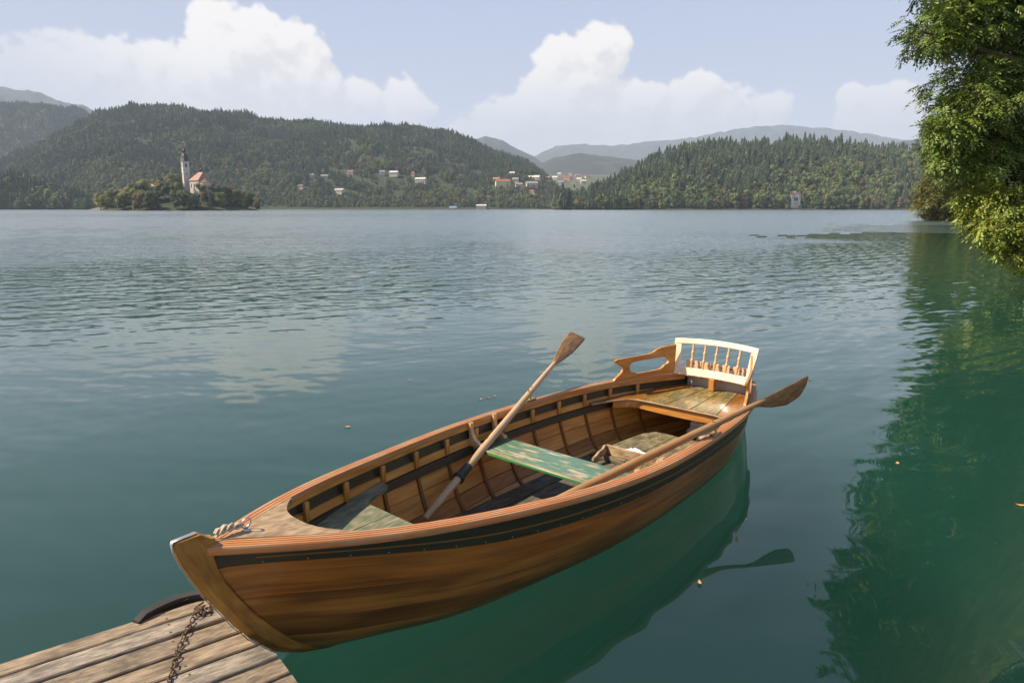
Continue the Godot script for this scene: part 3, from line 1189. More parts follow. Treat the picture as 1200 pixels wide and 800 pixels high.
	for b in 5:
		var poly := PackedVector2Array()
		var lo: float = [-1.0, -0.291, -0.109, 0.113, 0.295][b]
		var hi: float = [-0.295, -0.113, 0.109, 0.291, 1.0][b]
		var s0: float = [0.15, 0.125, 0.085, 0.125, 0.15][b]
		if b == 0 or b == 4:
			var sg := -1.0 if b == 0 else 1.0
			for q in lip:
				poly.append(Vector2((q[0] - 0.5) * LOA, q[1] * sg))
			var from := 0.262
			while from > 0.12 and hull_z(from, 0.385) - 0.030 > 0.302:
				from -= 0.002
			for i in 9:
				var s := lerpf(0.262, from, i / 8.0)
				poly.append(Vector2((s - 0.5) * LOA, (hull_z(s, 0.385) - 0.030) * sg))
			poly.append(Vector2((from - 0.002 - 0.5) * LOA, 0.2945 * sg))
		else:
			poly = PackedVector2Array([Vector2((s0 - 0.5) * LOA, lo), Vector2((s0 - 0.5) * LOA, hi), Vector2((0.213 - 0.5) * LOA, hi), Vector2((0.213 - 0.5) * LOA, lo)])
		part(boat, "bow_seat_board", slab(poly, func(_x, _z): return 0.41 - 0.001 * b, 0.022), M.bow_seat_paint)
	# middle thwart, its worn edge, and four knees
	var tw := part(boat, "thwart", board(Vector3(1.40, 0.028, 0.318), 0.006), M.thwart_paint, Transform3D(Basis(Vector3(0, 0, 1), Vector3.UP, Vector3(-1, 0, 0)), bp(0.489, 0, 0.316)))
	tw.set_meta("label", "green painted middle seat with flaked bare patches")
	part(tw, "thwart_edge", board(Vector3(1.39, 0.022, 0.010), 0.003), M.thwart_edge, Transform3D(Basis(), Vector3(0, -0.001, 0.1625)))
	part(tw, "worn_edge", board(Vector3(1.34, 0.006, 0.016), 0.002), M.worn_wood, Transform3D(Basis(), Vector3(0, 0.0125, 0.156)))
	for side in [-1.0, 1.0]:
		for s in [0.459, 0.5135]:
			var zi := hull_z(s, 0.42) - 0.02
			var out := [[minf(zi, hull_z(s, 0.335) - 0.021), 0.335], [zi - 0.135, 0.3325], [zi - 0.142, 0.342], [zi - 0.128, 0.358], [zi - 0.09, 0.372], [zi - 0.058, 0.395], [zi - 0.038, 0.43], [zi - 0.03, 0.47], [zi - 0.032, 0.505], [zi - 0.020, 0.5115], [zi - 0.006, 0.506]]
			var ring := []
			for q in out:
				ring.append(bp(s, q[0] * side, q[1]) - Vector3(0.016, 0, 0))
			part(boat, "knee", plate(ring, Vector3(0.032, 0, 0)), M.fresh_pine)
	# floor boards and the raised boards aft
	for b in 6:
		var lo := -0.465 + 0.157 * b
		var hi := lo + 0.149
		var sf := 0.18
		while hull_z(sf, -0.03) - 0.035 < maxf(absf(lo), absf(hi)):
			sf += 0.004
		var poly := PackedVector2Array([Vector2((sf - 0.5) * LOA, lo), Vector2((sf - 0.5) * LOA, hi), Vector2((0.70 - 0.5) * LOA, hi), Vector2((0.70 - 0.5) * LOA, lo)])
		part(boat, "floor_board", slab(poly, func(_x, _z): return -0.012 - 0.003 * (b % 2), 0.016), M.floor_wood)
	for b in 5:
		var lo := -0.40 + 0.162 * b
		var poly := PackedVector2Array([Vector2((0.688 - 0.5) * LOA, lo), Vector2((0.688 - 0.5) * LOA, lo + 0.155), Vector2((0.855 - 0.5) * LOA, lo * 0.8 + 0.13), Vector2((0.855 - 0.5) * LOA, lo * 0.8 + 0.005)])
		part(boat, "stern_floor_board", slab(poly, func(_x, _z): return 0.030 + 0.002 * (b % 2), 0.018), M.platform_wood)
	part(boat, "floor_bearer", board(Vector3(0.84, 0.03, 0.05), 0.004), M.floor_wood, Transform3D(Basis(Vector3(0, 0, 1), Vector3.UP, Vector3(-1, 0, 0)), bp(0.692, 0, 0.002)))
	# foot brace
	var brace := part(boat, "foot_brace", board(Vector3(0.52, 0.085, 0.022), 0.004), M.deck_wood, Transform3D(Basis(Vector3(0, 0, 1), Vector3.UP, Vector3(-1, 0, 0)), bp(0.696, -0.02, 0.075)))
	for z in [-0.27, 0.23]:
		var arm := []
		for q in [[0.02, 0.0425], [0.02, -0.043], [0.21, -0.043], [0.205, -0.02], [0.17, -0.012], [0.12, 0.012], [0.07, 0.02], [0.04, 0.0425]]:
			arm.append(Vector3(z, q[1], q[0] - 0.006))
		part(brace, "brace_arm", plate(arm, Vector3(0.02, 0, 0)), M.deck_wood)
	# stern bench: tapered boards, nosing, apron
	var ft := [-0.60, -0.365, -0.122, 0.122, 0.365, 0.60]
	var rt := [-0.34, -0.225, -0.075, 0.075, 0.225, 0.34]
	for b in 5:
		var poly := PackedVector2Array()
		var g := 0.005
		if b == 0 or b == 4:
			var sg := -1.0 if b == 0 else 1.0
			for q in [[0.833, 0.368], [0.829, 0.42], [0.82, 0.47], [0.803, 0.525], [0.78, 0.575], [0.752, 0.615]]:
				poly.append(Vector2((q[0] - 0.5) * LOA, q[1] * sg))
			for i in 9:
				var s := lerpf(0.752, 0.988, i / 8.0)
				poly.append(Vector2((s - 0.5) * LOA, (hull_z(s, 0.335) - 0.019) * sg))
			poly.append(Vector2((0.988 - 0.5) * LOA, 0.228 * sg))
		else:
			poly = PackedVector2Array([Vector2((0.834 - 0.5) * LOA, ft[b] + g), Vector2((0.834 - 0.5) * LOA, ft[b + 1] - g), Vector2((0.988 - 0.5) * LOA, rt[b + 1] - g), Vector2((0.988 - 0.5) * LOA, rt[b] + g)])
		part(boat, "bench_board", slab(poly, func(_x, _z): return 0.345, 0.02), M.bench_wood_red if b == 0 or b == 4 else M.bench_wood)
	var nose := []
	var apron_t := []
	for i in 33:
		var t := lerpf(-0.62, 0.62, i / 32.0)
		var s := pl([0.0, 0.37, 0.42, 0.47, 0.525, 0.575, 0.615], [0.8315, 0.831, 0.827, 0.818, 0.801, 0.778, 0.750], absf(t))
		nose.append(bp(s - 0.001, t, 0.337))
		if absf(t) < 0.56:
			apron_t.append([s + 0.0025, t])
	part(boat, "bench_nosing", tube(nose, [0.0095], 8, 0.9), M.deck_wood)
	rows = []
	for q in apron_t:
		var drop: float = 0.078 - 0.022 * pow(absf(q[1]) / 0.56, 2.0)
		rows.append(PackedVector3Array([bp(q[0], q[1], 0.324), bp(q[0] + 0.0035, q[1], 0.324), bp(q[0] + 0.0035, q[1], 0.324 - drop), bp(q[0], q[1], 0.324 - drop)]))
	part(boat, "bench_apron", loft(rows), M.arm_wood)
	build_seat_back(boat)
	# oarlocks
	for q in [[0.612, -0.765, 0.35], [0.651, 0.757, -0.3]]:
		build_oarlock(boat, q[0], q[1], q[2])

func build_seat_back(boat: Node3D) -> void:
	var plan := func(t: float) -> float: return 0.958 + 0.0115 * (1.0 - (t / 0.40) * (t / 0.40))
	var pos := func(t: float, h: float) -> Vector3: return bp(plan.call(t) + (h - 0.465) * 0.052, t, h)
	var back := part(boat, "seat_back", curved_bar(pos, -0.385, 0.385, 0.465, 0.535, 0.024, 0.0), M.seat_back_pine)
	back.set_meta("label", "pale curved seat back with five turned spindles")
	part(back, "top_rail", curved_bar(pos, -0.412, 0.412, 0.755, 0.803, 0.024, 0.012), M.seat_back_pine)
	for side in [-1.0, 1.0]:
		var rows := []
		for i in 7:
			var h := lerpf(0.536, 0.754, i / 6.0)
			var t: float = lerpf(0.388, 0.41, i / 6.0) * side
			var t2: float = lerpf(0.33, 0.345, i / 6.0) * side
			var a: Vector3 = pos.call(t, h)
			var b: Vector3 = pos.call(t2, h)
			rows.append(PackedVector3Array([a, b, b + Vector3(0.022, 0, 0), a + Vector3(0.022, 0, 0)]))
		part(back, "stile", loft(rows), M.seat_back_pine)
	for k in 5:
		var t := -0.225 + 0.1125 * k
		var a: Vector3 = pos.call(t, 0.532) + Vector3(0.012, 0, 0)
		var b: Vector3 = pos.call(t * 1.04, 0.760) + Vector3(0.012, 0, 0)
		var pts := []
		var rad := []
		var prof := [0.008, 0.008, 0.006, 0.0095, 0.006, 0.010, 0.011, 0.0075, 0.0055, 0.009, 0.0055, 0.0095, 0.011, 0.008, 0.0055, 0.0095, 0.006, 0.008, 0.008]
		for i in prof.size():
			pts.append(a.lerp(b, i / float(prof.size() - 1)))
			rad.append(prof[i] * 1.45)
		part(back, "spindle", tube(pts, rad, 10), M.fresh_pine)
	part(back, "support_block", board(Vector3(0.055, 0.115, 0.055), 0.004), M.arm_wood, Transform3D(Basis(), bp(0.972, 0.0, 0.4045)))
	# short pickets behind the seat back
	for k in 7:
		var t := -0.285 + 0.095 * k
		part(boat, "picket", board(Vector3(0.018, 0.165, 0.074), 0.004), M.picket_wood, Transform3D(Basis(), bp(0.9885, t, 0.508)))
	part(boat, "picket_rail", board(Vector3(0.66, 0.02, 0.03), 0.004), M.cap_wood, Transform3D(Basis(Vector3(0, 0, 1), Vector3.UP, Vector3(-1, 0, 0)), bp(0.9945, 0, 0.555)))
	# arm boards with a shaped opening
	var o := [[0.820, 0.486], [0.8235, 0.505], [0.831, 0.528], [0.8385, 0.552], [0.841, 0.580], [0.8385, 0.610], [0.831, 0.632], [0.822, 0.650], [0.8205, 0.672], [0.827, 0.683], [0.850, 0.685], [0.880, 0.688], [0.904, 0.693], [0.913, 0.705], [0.919, 0.724], [0.929, 0.741], [0.948, 0.749], [0.9635, 0.754], [0.963, 0.70], [0.9625, 0.62], [0.962, 0.54], [0.9615, 0.470], [0.940, 0.472], [0.910, 0.476], [0.875, 0.480], [0.845, 0.483]]
	var n := [[0.874, 0.522], [0.872, 0.527], [0.868, 0.534], [0.863, 0.541], [0.859, 0.555], [0.857, 0.575], [0.857, 0.595], [0.858, 0.612], [0.861, 0.625], [0.866, 0.634], [0.876, 0.637], [0.890, 0.639], [0.905, 0.641], [0.918, 0.643], [0.929, 0.645], [0.938, 0.643], [0.944, 0.632], [0.9475, 0.612], [0.948, 0.592], [0.945, 0.575], [0.9385, 0.562], [0.935, 0.545], [0.930, 0.530], [0.916, 0.524], [0.902, 0.521], [0.886, 0.519]]
	for side in [-1.0, 1.0]:
		var put := func(q: Array, inb: float) -> Vector3: return bp(q[0], (s_b.at(q[0]) - 0.052 - inb) * side, q[1])
		var oa := []
		var ia := []
		var ob := []
		var ib := []
		for q in o:
			oa.append(put.call(q, 0.0))
			ob.append(put.call(q, 0.02))
		for q in n:
			ia.append(put.call(q, 0.0))
			ib.append(put.call(q, 0.02))
		var st := new_st()
		st.set_smooth_group(-1)
		var cnt := o.size()
		var uv := func(p: Vector3) -> Vector2: return Vector2(p.x, p.y + 1.3)
		for i in cnt:
			var k := (i + 1) % cnt
			for f in [[oa[i], oa[k], ia[k], ia[i]], [ob[k], ob[i], ib[i], ib[k]], [oa[k], oa[i], ob[i], ob[k]], [ia[i], ia[k], ib[k], ib[i]]]:
				tri(st, f[0], f[1], f[2], uv.call(f[0]), uv.call(f[1]), uv.call(f[2]))
				tri(st, f[0], f[2], f[3], uv.call(f[0]), uv.call(f[2]), uv.call(f[3]))
		part(boat, "arm_board", done(st), M.arm_wood)

func curved_bar(pos: Callable, t0: float, t1: float, h0: float, h1: float, depth: float, arch: float) -> ArrayMesh:
	var rows := []
	for i in 21:
		var t := lerpf(t0, t1, i / 20.0)
		var up := arch * (1.0 - pow(absf(t) / maxf(absf(t0), absf(t1)), 2.0))
		var e := 0.004
		var a: Vector3 = pos.call(t, h0 + up)
		var b: Vector3 = pos.call(t, h1 + up)
		var d := Vector3(depth, 0, 0)
		var u := Vector3(0, e, 0)
		var f := Vector3(e, 0, 0)
		rows.append(PackedVector3Array([a + u, b - u, b + f, b + d - f, b + d - u, a + d + u, a + d - f, a + f]))
	return loft(rows, [1, 2, 3, 4, 5, 6, 7, 8])

func build_oarlock(boat: Node3D, s: float, t: float, turn: float) -> void:
	var y := s_h.at(s)
	var base := part(boat, "oarlock", board(Vector3(0.12, 0.012, 0.045), 0.004), M.brass, Transform3D(Basis(), bp(s, t, y + 0.0065)))
	part(base, "shank", tube([Vector3(0, 0.0, 0), Vector3(0, 0.03, 0)], [0.009], 10), M.brass)
	var pts := []
	var rad := []
	for i in 13:
		var a := lerpf(-2.45, -0.69, i / 12.0)
		pts.append(Vector3(cos(a) * 0.040, 0.073 + sin(a) * 0.042, 0.0).rotated(Vector3.UP, turn))
		rad.append(0.0065)
	pts.push_front(Vector3(-0.036, 0.105, 0.0).rotated(Vector3.UP, turn))
	pts.append(Vector3(0.036, 0.105, 0.0).rotated(Vector3.UP, turn))
	rad.push_front(0.0045)
	rad.append(0.0045)
	part(base, "horns", tube(pts, rad, 8), M.brass)


# ------------------------------------------------------------------ oars
func build_oars() -> void:
	# handle end and blade tip in boat coordinates (station, side, height)
	make_oar("oar", "pale oar lying across far gunwale, black leather collar, blade raised", bp(0.310, -0.388, 0.118), bp(0.612, -0.765, 0.566), 2.70, M.oar_wood, M.blade_wood, 0.155, true)
	make_oar("oar", "brown oar lying along near gunwale, curved blade over water", bp(0.318, 0.310, 0.300), bp(0.651, 0.757, 0.571), 2.79, M.oar_wood_brown, M.blade_wood_dark, 0.13, false)

func make_oar(called: String, label: String, a: Vector3, lock: Vector3, length: float, shaft_m: Material, blade_m: Material, width: float, collar: bool) -> void:
	var dir := (lock - a).normalized()
	var o := thing(called, label, "oar", Vector3.ZERO, "oars of the rowing boat")
	o.transform = boat_xf() * turn_to(a, dir)
	# blades lie feathered: their broad face leans over toward the jetty
	var w := Vector3(0, 0.64, -0.77) if collar else Vector3(0, 0.96, -0.28)
	var thin := Vector3.RIGHT.cross(w).normalized()
	var neck := length - 0.62
	var pts := [Vector3(0, 0, 0), Vector3(0.005, 0, 0), Vector3(0.13, 0, 0), Vector3(0.15, 0, 0), Vector3(0.5, 0, 0), Vector3(1.2, 0, 0), Vector3(neck - 0.3, 0, 0), Vector3(neck, 0, 0), Vector3(neck + 0.12, 0, 0)]
	part(o, "shaft", tube(pts, [0.017, 0.0215, 0.022, 0.0255, 0.0285, 0.0275, 0.0235, 0.019, 0.012], 14), shaft_m)
	var rows := []
	for i in 19:
		var f := i / 18.0
		var x := neck - 0.03 + f * 0.65
		var hw := width / 2.0 * pl([0.0, 0.12, 0.3, 0.55, 0.8, 0.97, 1.0], [0.16, 0.24, 0.55, 0.86, 1.0, 1.0, 0.97] if collar else [0.20, 0.36, 0.70, 1.0, 0.90, 0.40, 0.14], f)
		var ht := pl([0.0, 0.15, 0.4, 1.0], [0.019, 0.015, 0.009, 0.005], f)
		var bend := 0.035 * f * f * (1.0 if not collar else 0.35)
		var slant := 0.035 * f * f * f if collar else 0.0
		var c := Vector3(x, 0, 0) + thin * bend + (Vector3.ZERO if collar else w * (lerpf(0.018, 0.040, f * f) - hw))
		var ring := PackedVector3Array()
		for k in 14:
			var ang := TAU * k / 14.0
			var side := w * cos(ang) * hw
			ring.append(c + side + thin * sin(ang) * ht * (1.0 - 0.35 * absf(cos(ang))) - Vector3(slant * cos(ang), 0, 0))
		rows.append(ring)
	var g := []
	g.resize(14)
	g.fill(1)
	part(o, "blade", loft(rows, g), blade_m)
	if collar:
		part(o, "leather_collar", tube([Vector3(0.42, 0, 0), Vector3(0.423, 0, 0), Vector3(0.445, 0, 0), Vector3(0.448, 0, 0), Vector3(0.57, 0, 0), Vector3(0.574, 0, 0)], [0.029, 0.042, 0.042, 0.032, 0.0315, 0.0285], 18), M.leather)


# ------------------------------------------------------------------ things lying in the boat
func lump(radius: Vector3, sd: int, rough := 0.35, freq := 1.2) -> ArrayMesh:
	var n := FastNoiseLite.new()
	n.seed = sd
	n.frequency = freq
	n.fractal_octaves = 3
	var rows := []
	for i in 15:
		var th := PI * i / 14.0
		var ring := PackedVector3Array()
		for k in 20:
			var a := TAU * k / 20.0
			var d := Vector3(sin(th) * cos(a), cos(th), sin(th) * sin(a))
			ring.append(d * radius * (1.0 + rough * n.get_noise_3d(d.x, d.y, d.z) * 2.0))
		rows.append(ring)
	var g := []
	g.resize(20)
	g.fill(1)
	return loft(rows, g, true, false)

func build_boat_contents() -> void:
	var xf := boat_xf()
	var cloth := thing("crumpled_cloth", "crumpled white cloth lying behind the foot brace in the boat", "cloth")
	cloth.transform = xf * Transform3D(Basis(), bp(0.716, -0.03, 0.055))
	part(cloth, "folded_cloth", lump(Vector3(0.05, 0.035, 0.13), 5, 0.45, 2.2), M.white_cloth)
	var bag := thing("plastic_bag", "crumpled translucent grey plastic bag under the stern bench", "bag")
	bag.transform = xf * Transform3D(Basis(), bp(0.872, 0.17, 0.13))
	part(bag, "bag_body", lump(Vector3(0.10, 0.10, 0.13), 9, 0.3, 1.8), M.bag_plastic)
	var rope := thing("rope_end", "frayed pale rope end knotted to the ring bolt on the bow deck", "rope")
	rope.transform = xf
	var r := RandomNumberGenerator.new()
	r.seed = 4
	for k in 5:
		var pts := []
		for i in 9:
			var f := i / 8.0
			pts.append(bp(lerpf(0.038, 0.012, f), -0.036 + 0.012 * sin(f * 7.0 + k * 1.7) + 0.01 * f, lerpf(0.692, 0.700, f) + 0.010 * sin(f * 9.0 + k * 2.1) + 0.012 * sin(f * PI)))
		part(rope, "strand", tube(pts, [0.005, 0.006, 0.006, 0.006, 0.0065, 0.007, 0.0065, 0.006, 0.004], 6), M.rope)


# ------------------------------------------------------------------ jetty
func build_jetty() -> void:
	var top := 0.20
	var p := Vector3(0.8, 0, -0.6)
	var n := Vector3(0.6, 0, 0.8)
	var jetty := thing("jetty", "weathered grey plank jetty under the boat's bow", "jetty")
	var edges := [-3.296, -3.184, -3.053, -2.912, -2.772, -2.638, -2.503, -2.368, -2.232, -2.096, -1.96, -1.824]
	var ends := [0.66, 0.662, 0.66, 0.676, 0.716, 0.750, 0.754, 0.757, 0.752, 0.756, 0.75, 0.755]
	for i in edges.size() - 1:
		var lo: float = edges[i] + 0.009
		var hi: float = edges[i + 1] - 0.009
		var start := -3.2
		var e: float = ends[i]
		var cut: float = ends[i + 1] - e
		var L := e - start
		var rows := []
		var cnt := 22
		for k in cnt + 1:
			var f := k / float(cnt)
			var x := start + L * f
			var wob := 0.0022 * sin(x * 5.0 + i * 2.3) + rng.randf_range(-0.0016, 0.0016)
			var wob2 := 0.0022 * sin(x * 4.0 + i * 1.3) + rng.randf_range(-0.0016, 0.0016)
			if k == cnt:
				wob += 0.003
				wob2 -= 0.003
			var y := top + 0.003 * sin(i * 2.1) + 0.002 * sin(x * 2.0 + i)
			var c := 0.005
			var q := func(nn: float, yy: float) -> Vector3: return p * (x + cut * f * (nn - lo) / (hi - lo)) + n * nn + Vector3(0, yy, 0)
			rows.append(PackedVector3Array([q.call(lo + c + wob, y), q.call(hi - c + wob2, y), q.call(hi + wob2, y - c), q.call(hi + wob2, y - 0.035), q.call(lo + wob, y - 0.035), q.call(lo + wob, y - c)]))
		part(jetty, "plank", loft(rows, [1, 2, 3, 4, 5, 6], true, true, Vector2(rng.randf() * 4.0, rng.randf() * 4.0)), [M.jetty_wood, M.jetty_wood_warm, M.jetty_wood_dark][(i * 5 + 1) % 3])
	var head := CylinderMesh.new()
	head.top_radius = 0.0045
	head.bottom_radius = 0.0045
	head.height = 0.003
	head.radial_segments = 8
	head.rings = 1
	for i in edges.size() - 1:
		for x in [0.42, -0.35, -1.0]:
			for f in [0.25, 0.75]:
				var at: Vector3 = p * (x + rng.randf_range(-0.012, 0.012)) + n * lerpf(edges[i], edges[i + 1], f) + Vector3(0, top + 0.003 * sin(i * 2.1) + 0.002 * sin(x * 2.0 + i) + 0.0012, 0)
				part(jetty, "nail_head", head, M.rust, Transform3D(Basis(), at))
	for x in [0.42, -0.35, -1.0, -2.6]:
		part(jetty, "bearer", board(Vector3(1.42, 0.12, 0.09), 0.006), M.jetty_wood_dark, turn_to(p * x + n * -2.56 + Vector3(0, top - 0.1, 0), n))
	for q in [[0.40, -3.15], [0.40, -2.0], [-2.2, -3.15], [-2.2, -2.0]]:
		part(jetty, "post", tube([p * q[0] + n * q[1] + Vector3(0, -2.2, 0), p * q[0] + n * q[1] + Vector3(0, top - 0.17, 0)], [0.075], 12), M.jetty_wood_dark)
	# tyre rubber nailed round the corner
	var bump := thing("rubber_fender", "curved black rubber strip along the jetty's outer corner", "fender")
	var rows := []
	var path := [[158, 723.5], [168, 717], [180, 710.5], [193, 704.5], [207, 699], [222, 695], [238, 692.5], [256, 692]]
	var pts := []
	for i in path.size():
		pts.append(at_height(path[i][0], path[i][1], top + 0.030 + 0.010 * i / 7.0))
	for i in pts.size():
		var t: Vector3 = (pts[mini(i + 1, pts.size() - 1)] - pts[maxi(i - 1, 0)]).normalized()
		var s := t.cross(Vector3.UP).normalized()
		var c: Vector3 = pts[i] - Vector3(0, 0.016 if i == 0 else 0.0, 0)
		rows.append(PackedVector3Array([c + s * 0.020 - Vector3(0, 0.002, 0), c - s * 0.014 + Vector3(0, 0.004, 0), c - s * 0.022 - Vector3(0, 0.004, 0), c - s * 0.022 - Vector3(0, 0.075, 0), c + s * 0.004 - Vector3(0, 0.078, 0), c + s * 0.022 - Vector3(0, 0.012, 0)]))
	part(bump, "rubber_strip", loft(rows, [1, 2, 3, 4, 5, 6]), M.rubber)
	# chain: each link its own part
	var chain := thing("mooring_chain", "thin rusty mooring chain lying across the jetty planks", "chain")
	var link_pts := []
	for i in 17:
		var a := TAU * i / 16.0
		link_pts.append(Vector3(cos(a) * 0.0105 + (0.0075 if cos(a) > 0.0 else -0.0075), 0, sin(a) * 0.0095))
	var link := tube(link_pts, [0.0029], 6)
	var way := [[247, 702], [248, 709], [246, 716], [240, 720], [234, 714], [238, 710], [231, 713], [228, 719], [234, 721], [240, 716], [226, 724], [222, 733], [216, 743], [212, 753], [208, 763], [205, 773], [202, 783], [199, 793], [196, 804], [193, 816], [190, 830]]
	var world := []
	for q in way:
		world.append(at_height(q[0], q[1], top + 0.011))
	var step := 0.0265
	var k := 0
	for i in world.size() - 1:
		var a: Vector3 = world[i]
		var b: Vector3 = world[i + 1]
		var cnt := maxi(1, int(round(a.distance_to(b) / step)))
		for j in cnt:
			var at := a.lerp(b, (j + 0.5) / cnt)
			if i > 2 and i < 10:
				at.y += rng.randf_range(0.0, 0.016)
			var d := (b - a).normalized().rotated(Vector3.UP, rng.randf_range(-0.35, 0.35))
			var up := Vector3.UP.rotated(d, deg_to_rad(42.0 if k % 2 == 0 else -48.0) + rng.randf_range(-0.2, 0.2))
			part(chain, "chain_link", link, M.rust, turn_to(at, d, up))
			k += 1
	# a dry leaf on the boards
	var leaf := thing("dry_leaf", "curled dry leaf caught against the rubber fender", "leaf")
	leaf.position = at_height(213, 704, top + 0.012)
	part(leaf, "leaf_blade", leaf_mesh(0.06, 0.02), M.deck_wood)

func leaf_mesh(length: float, curl: float) -> ArrayMesh:
	var rows := []
	for i in 7:
		var f := i / 6.0
		var w := length * 0.24 * sin(PI * clampf(f * 0.92 + 0.04, 0.0, 1.0))
		var x := (f - 0.5) * length
		var y := curl * (f - 0.5) * (f - 0.5) * 2.0
		rows.append(PackedVector3Array([Vector3(x, y + curl * 0.3, -w), Vector3(x, y, 0), Vector3(x, y + curl * 0.3, w), Vector3(x, y - 0.001, 0)]))
	return loft(rows, [1, 1, 2, 2])

func build_floating_leaves() -> void:
	var spots := [[407, 500, 0.07], [505, 409, 0.06], [480, 445, 0.05], [497, 383, 0.05], [572, 466, 0.06], [580, 464, 0.05], [563, 467.5, 0.05], [950, 445, 0.06], [1052, 543, 0.07], [1196, 592, 0.07], [178, 366, 0.09], [955, 355, 0.10], [820, 683, 0.05], [900, 475, 0.03], [460, 408, 0.05], [335, 388, 0.06]]
	for i in spots.size():
		var q: Array = spots[i]
		var where := at_height(q[0], q[1], 0.006)
		var l := thing("floating_leaf", "small fallen autumn leaf floating on the lake", "leaf", where, "fallen leaves afloat")
		l.rotation.y = i * 1.7
		part(l, "leaf_blade", leaf_mesh(q[2] * 0.8, 0.012), M.leaf_yellow if i % 3 != 1 else M.leaf_brown)


# ------------------------------------------------------------------ land
# Hills: ridge line as (column, row) of the photograph, put at its own distance; z0 foot and z1 ridge in metres ahead of the camera; trees: height of the wood that stands on it
var hills := {
	"west_hill": {"ridge": [[-260, 235], [-120, 215], [-60, 205], [0, 190], [60, 166], [100, 147], [130, 134], [165, 131], [200, 131], [260, 138], [330, 144], [400, 147], [450, 149], [500, 151], [530, 156], [560, 169], [600, 181], [625, 192], [645, 207], [665, 226], [690, 246]], "z0": 1350.0, "z1": 2250.0, "trees": 29.0, "mat": "hill_soil", "label": "long dark wooded hill behind the island church"},
	"west_spur": {"ridge": [[-300, 118], [-80, 122], [0, 127], [60, 125], [110, 133], [150, 160], [200, 200]], "z0": 2600.0, "z1": 3300.0, "trees": 18.0, "mat": "hill_soil", "label": "hazy wooded spur beyond the long dark hill"},
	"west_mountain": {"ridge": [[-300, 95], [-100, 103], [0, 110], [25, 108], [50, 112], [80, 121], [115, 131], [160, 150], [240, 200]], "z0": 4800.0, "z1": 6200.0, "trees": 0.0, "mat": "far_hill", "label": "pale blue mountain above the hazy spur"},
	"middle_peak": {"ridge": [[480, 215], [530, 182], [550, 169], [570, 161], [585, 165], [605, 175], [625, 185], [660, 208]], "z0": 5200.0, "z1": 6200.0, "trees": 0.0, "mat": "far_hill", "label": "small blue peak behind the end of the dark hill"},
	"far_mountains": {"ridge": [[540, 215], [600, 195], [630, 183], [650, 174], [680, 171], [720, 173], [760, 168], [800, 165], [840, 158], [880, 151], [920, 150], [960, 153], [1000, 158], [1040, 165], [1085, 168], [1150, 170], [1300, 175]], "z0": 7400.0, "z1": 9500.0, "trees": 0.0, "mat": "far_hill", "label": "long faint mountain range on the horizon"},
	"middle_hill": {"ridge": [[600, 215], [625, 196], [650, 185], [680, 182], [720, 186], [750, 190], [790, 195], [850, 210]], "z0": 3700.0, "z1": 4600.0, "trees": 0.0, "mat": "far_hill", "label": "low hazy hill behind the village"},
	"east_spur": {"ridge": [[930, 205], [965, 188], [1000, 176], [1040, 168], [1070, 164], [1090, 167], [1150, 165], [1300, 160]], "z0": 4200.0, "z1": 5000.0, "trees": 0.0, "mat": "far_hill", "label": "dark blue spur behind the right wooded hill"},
	"east_hill": {"ridge": [[650, 247], [690, 224], [715, 210], [740, 197], [770, 181], [800, 172], [830, 168], [870, 167], [910, 163], [950, 164], [990, 171], [1030, 173], [1070, 171], [1120, 165], [1200, 160], [1320, 165], [1450, 190], [1560, 230]], "z0": 1000.0, "z1": 1400.0, "trees": 37.0, "mat": "hill_soil", "label": "steep hill of tall conifers on the right shore"},
	"west_point": {"ridge": [[-200, 205], [-60, 206], [0, 210], [40, 204], [62, 214], [90, 224], [120, 238]], "z0": 1120.0, "z1": 1180.0, "trees": 20.0, "mat": "hill_soil", "label": "low wooded point left of the island"},
}
var hill_noise := FastNoiseLite.new()

func ridge_row(h: Dictionary, x: float) -> float:
	if not h.has("sx"):
		h.sx = []
		h.sy = []
		for q in h.ridge:
			h.sx.append(float(q[0]))
			h.sy.append(float(q[1]))
	return pl(h.sx, h.sy, x)

func hill_point(h: Dictionary, x: float, r: float) -> Vector3:
	var z: float = lerpf(h.z0, h.z1, r)
	var top: float = (244.0 - ridge_row(h, x)) / 829.0 * h.z1 + CAM_H - h.trees * 0.8
	var wx := z * (x - 600.0) / 813.4
	var f := 0.0
	if r <= 1.0:
		f = pow(sin(clampf(r, 0.0, 1.0) * PI / 2.0), 0.92)
	else:
		f = 1.0 - (r - 1.0) * (r - 1.0) * 3.0
	var y := maxf(top, 0.0) * f
	if r < 0.0:
		y = r * 60.0
	var n := hill_noise.get_noise_2d(wx * 0.35, z * 0.35)
	y += maxf(top, 8.0) * (0.22 if h.trees > 0.0 else 0.13) * n * clampf(r, 0.0, 1.0) * clampf(1.0 - r, 0.0, 1.0) * 3.0
	if r > 0.0 and r < 1.2:
		y = maxf(y, 0.8)
	return Vector3(wx, y, -z)

func hill_row(p: Vector3) -> float:
	return 244.0 - 829.0 * (p.y - CAM_H) / -p.z

func hill_at_row(h: Dictionary, x: float, row: float) -> Vector3:
	var best := hill_point(h, x, 0.02)
	for i in 80:
		var p := hill_point(h, x, i / 80.0)
		if hill_row(p) <= row:
			return p
		best = p
	return best

func grid_mesh(pts: Array, cols: int) -> ArrayMesh:
	var st := new_st()
	st.set_smooth_group(1)
	var rows := pts.size() / cols
	for i in rows - 1:
		for j in cols - 1:
			var o := i * cols + j
			tri(st, pts[o], pts[o + cols + 1], pts[o + 1])
			tri(st, pts[o], pts[o + cols], pts[o + cols + 1])
	return done(st)

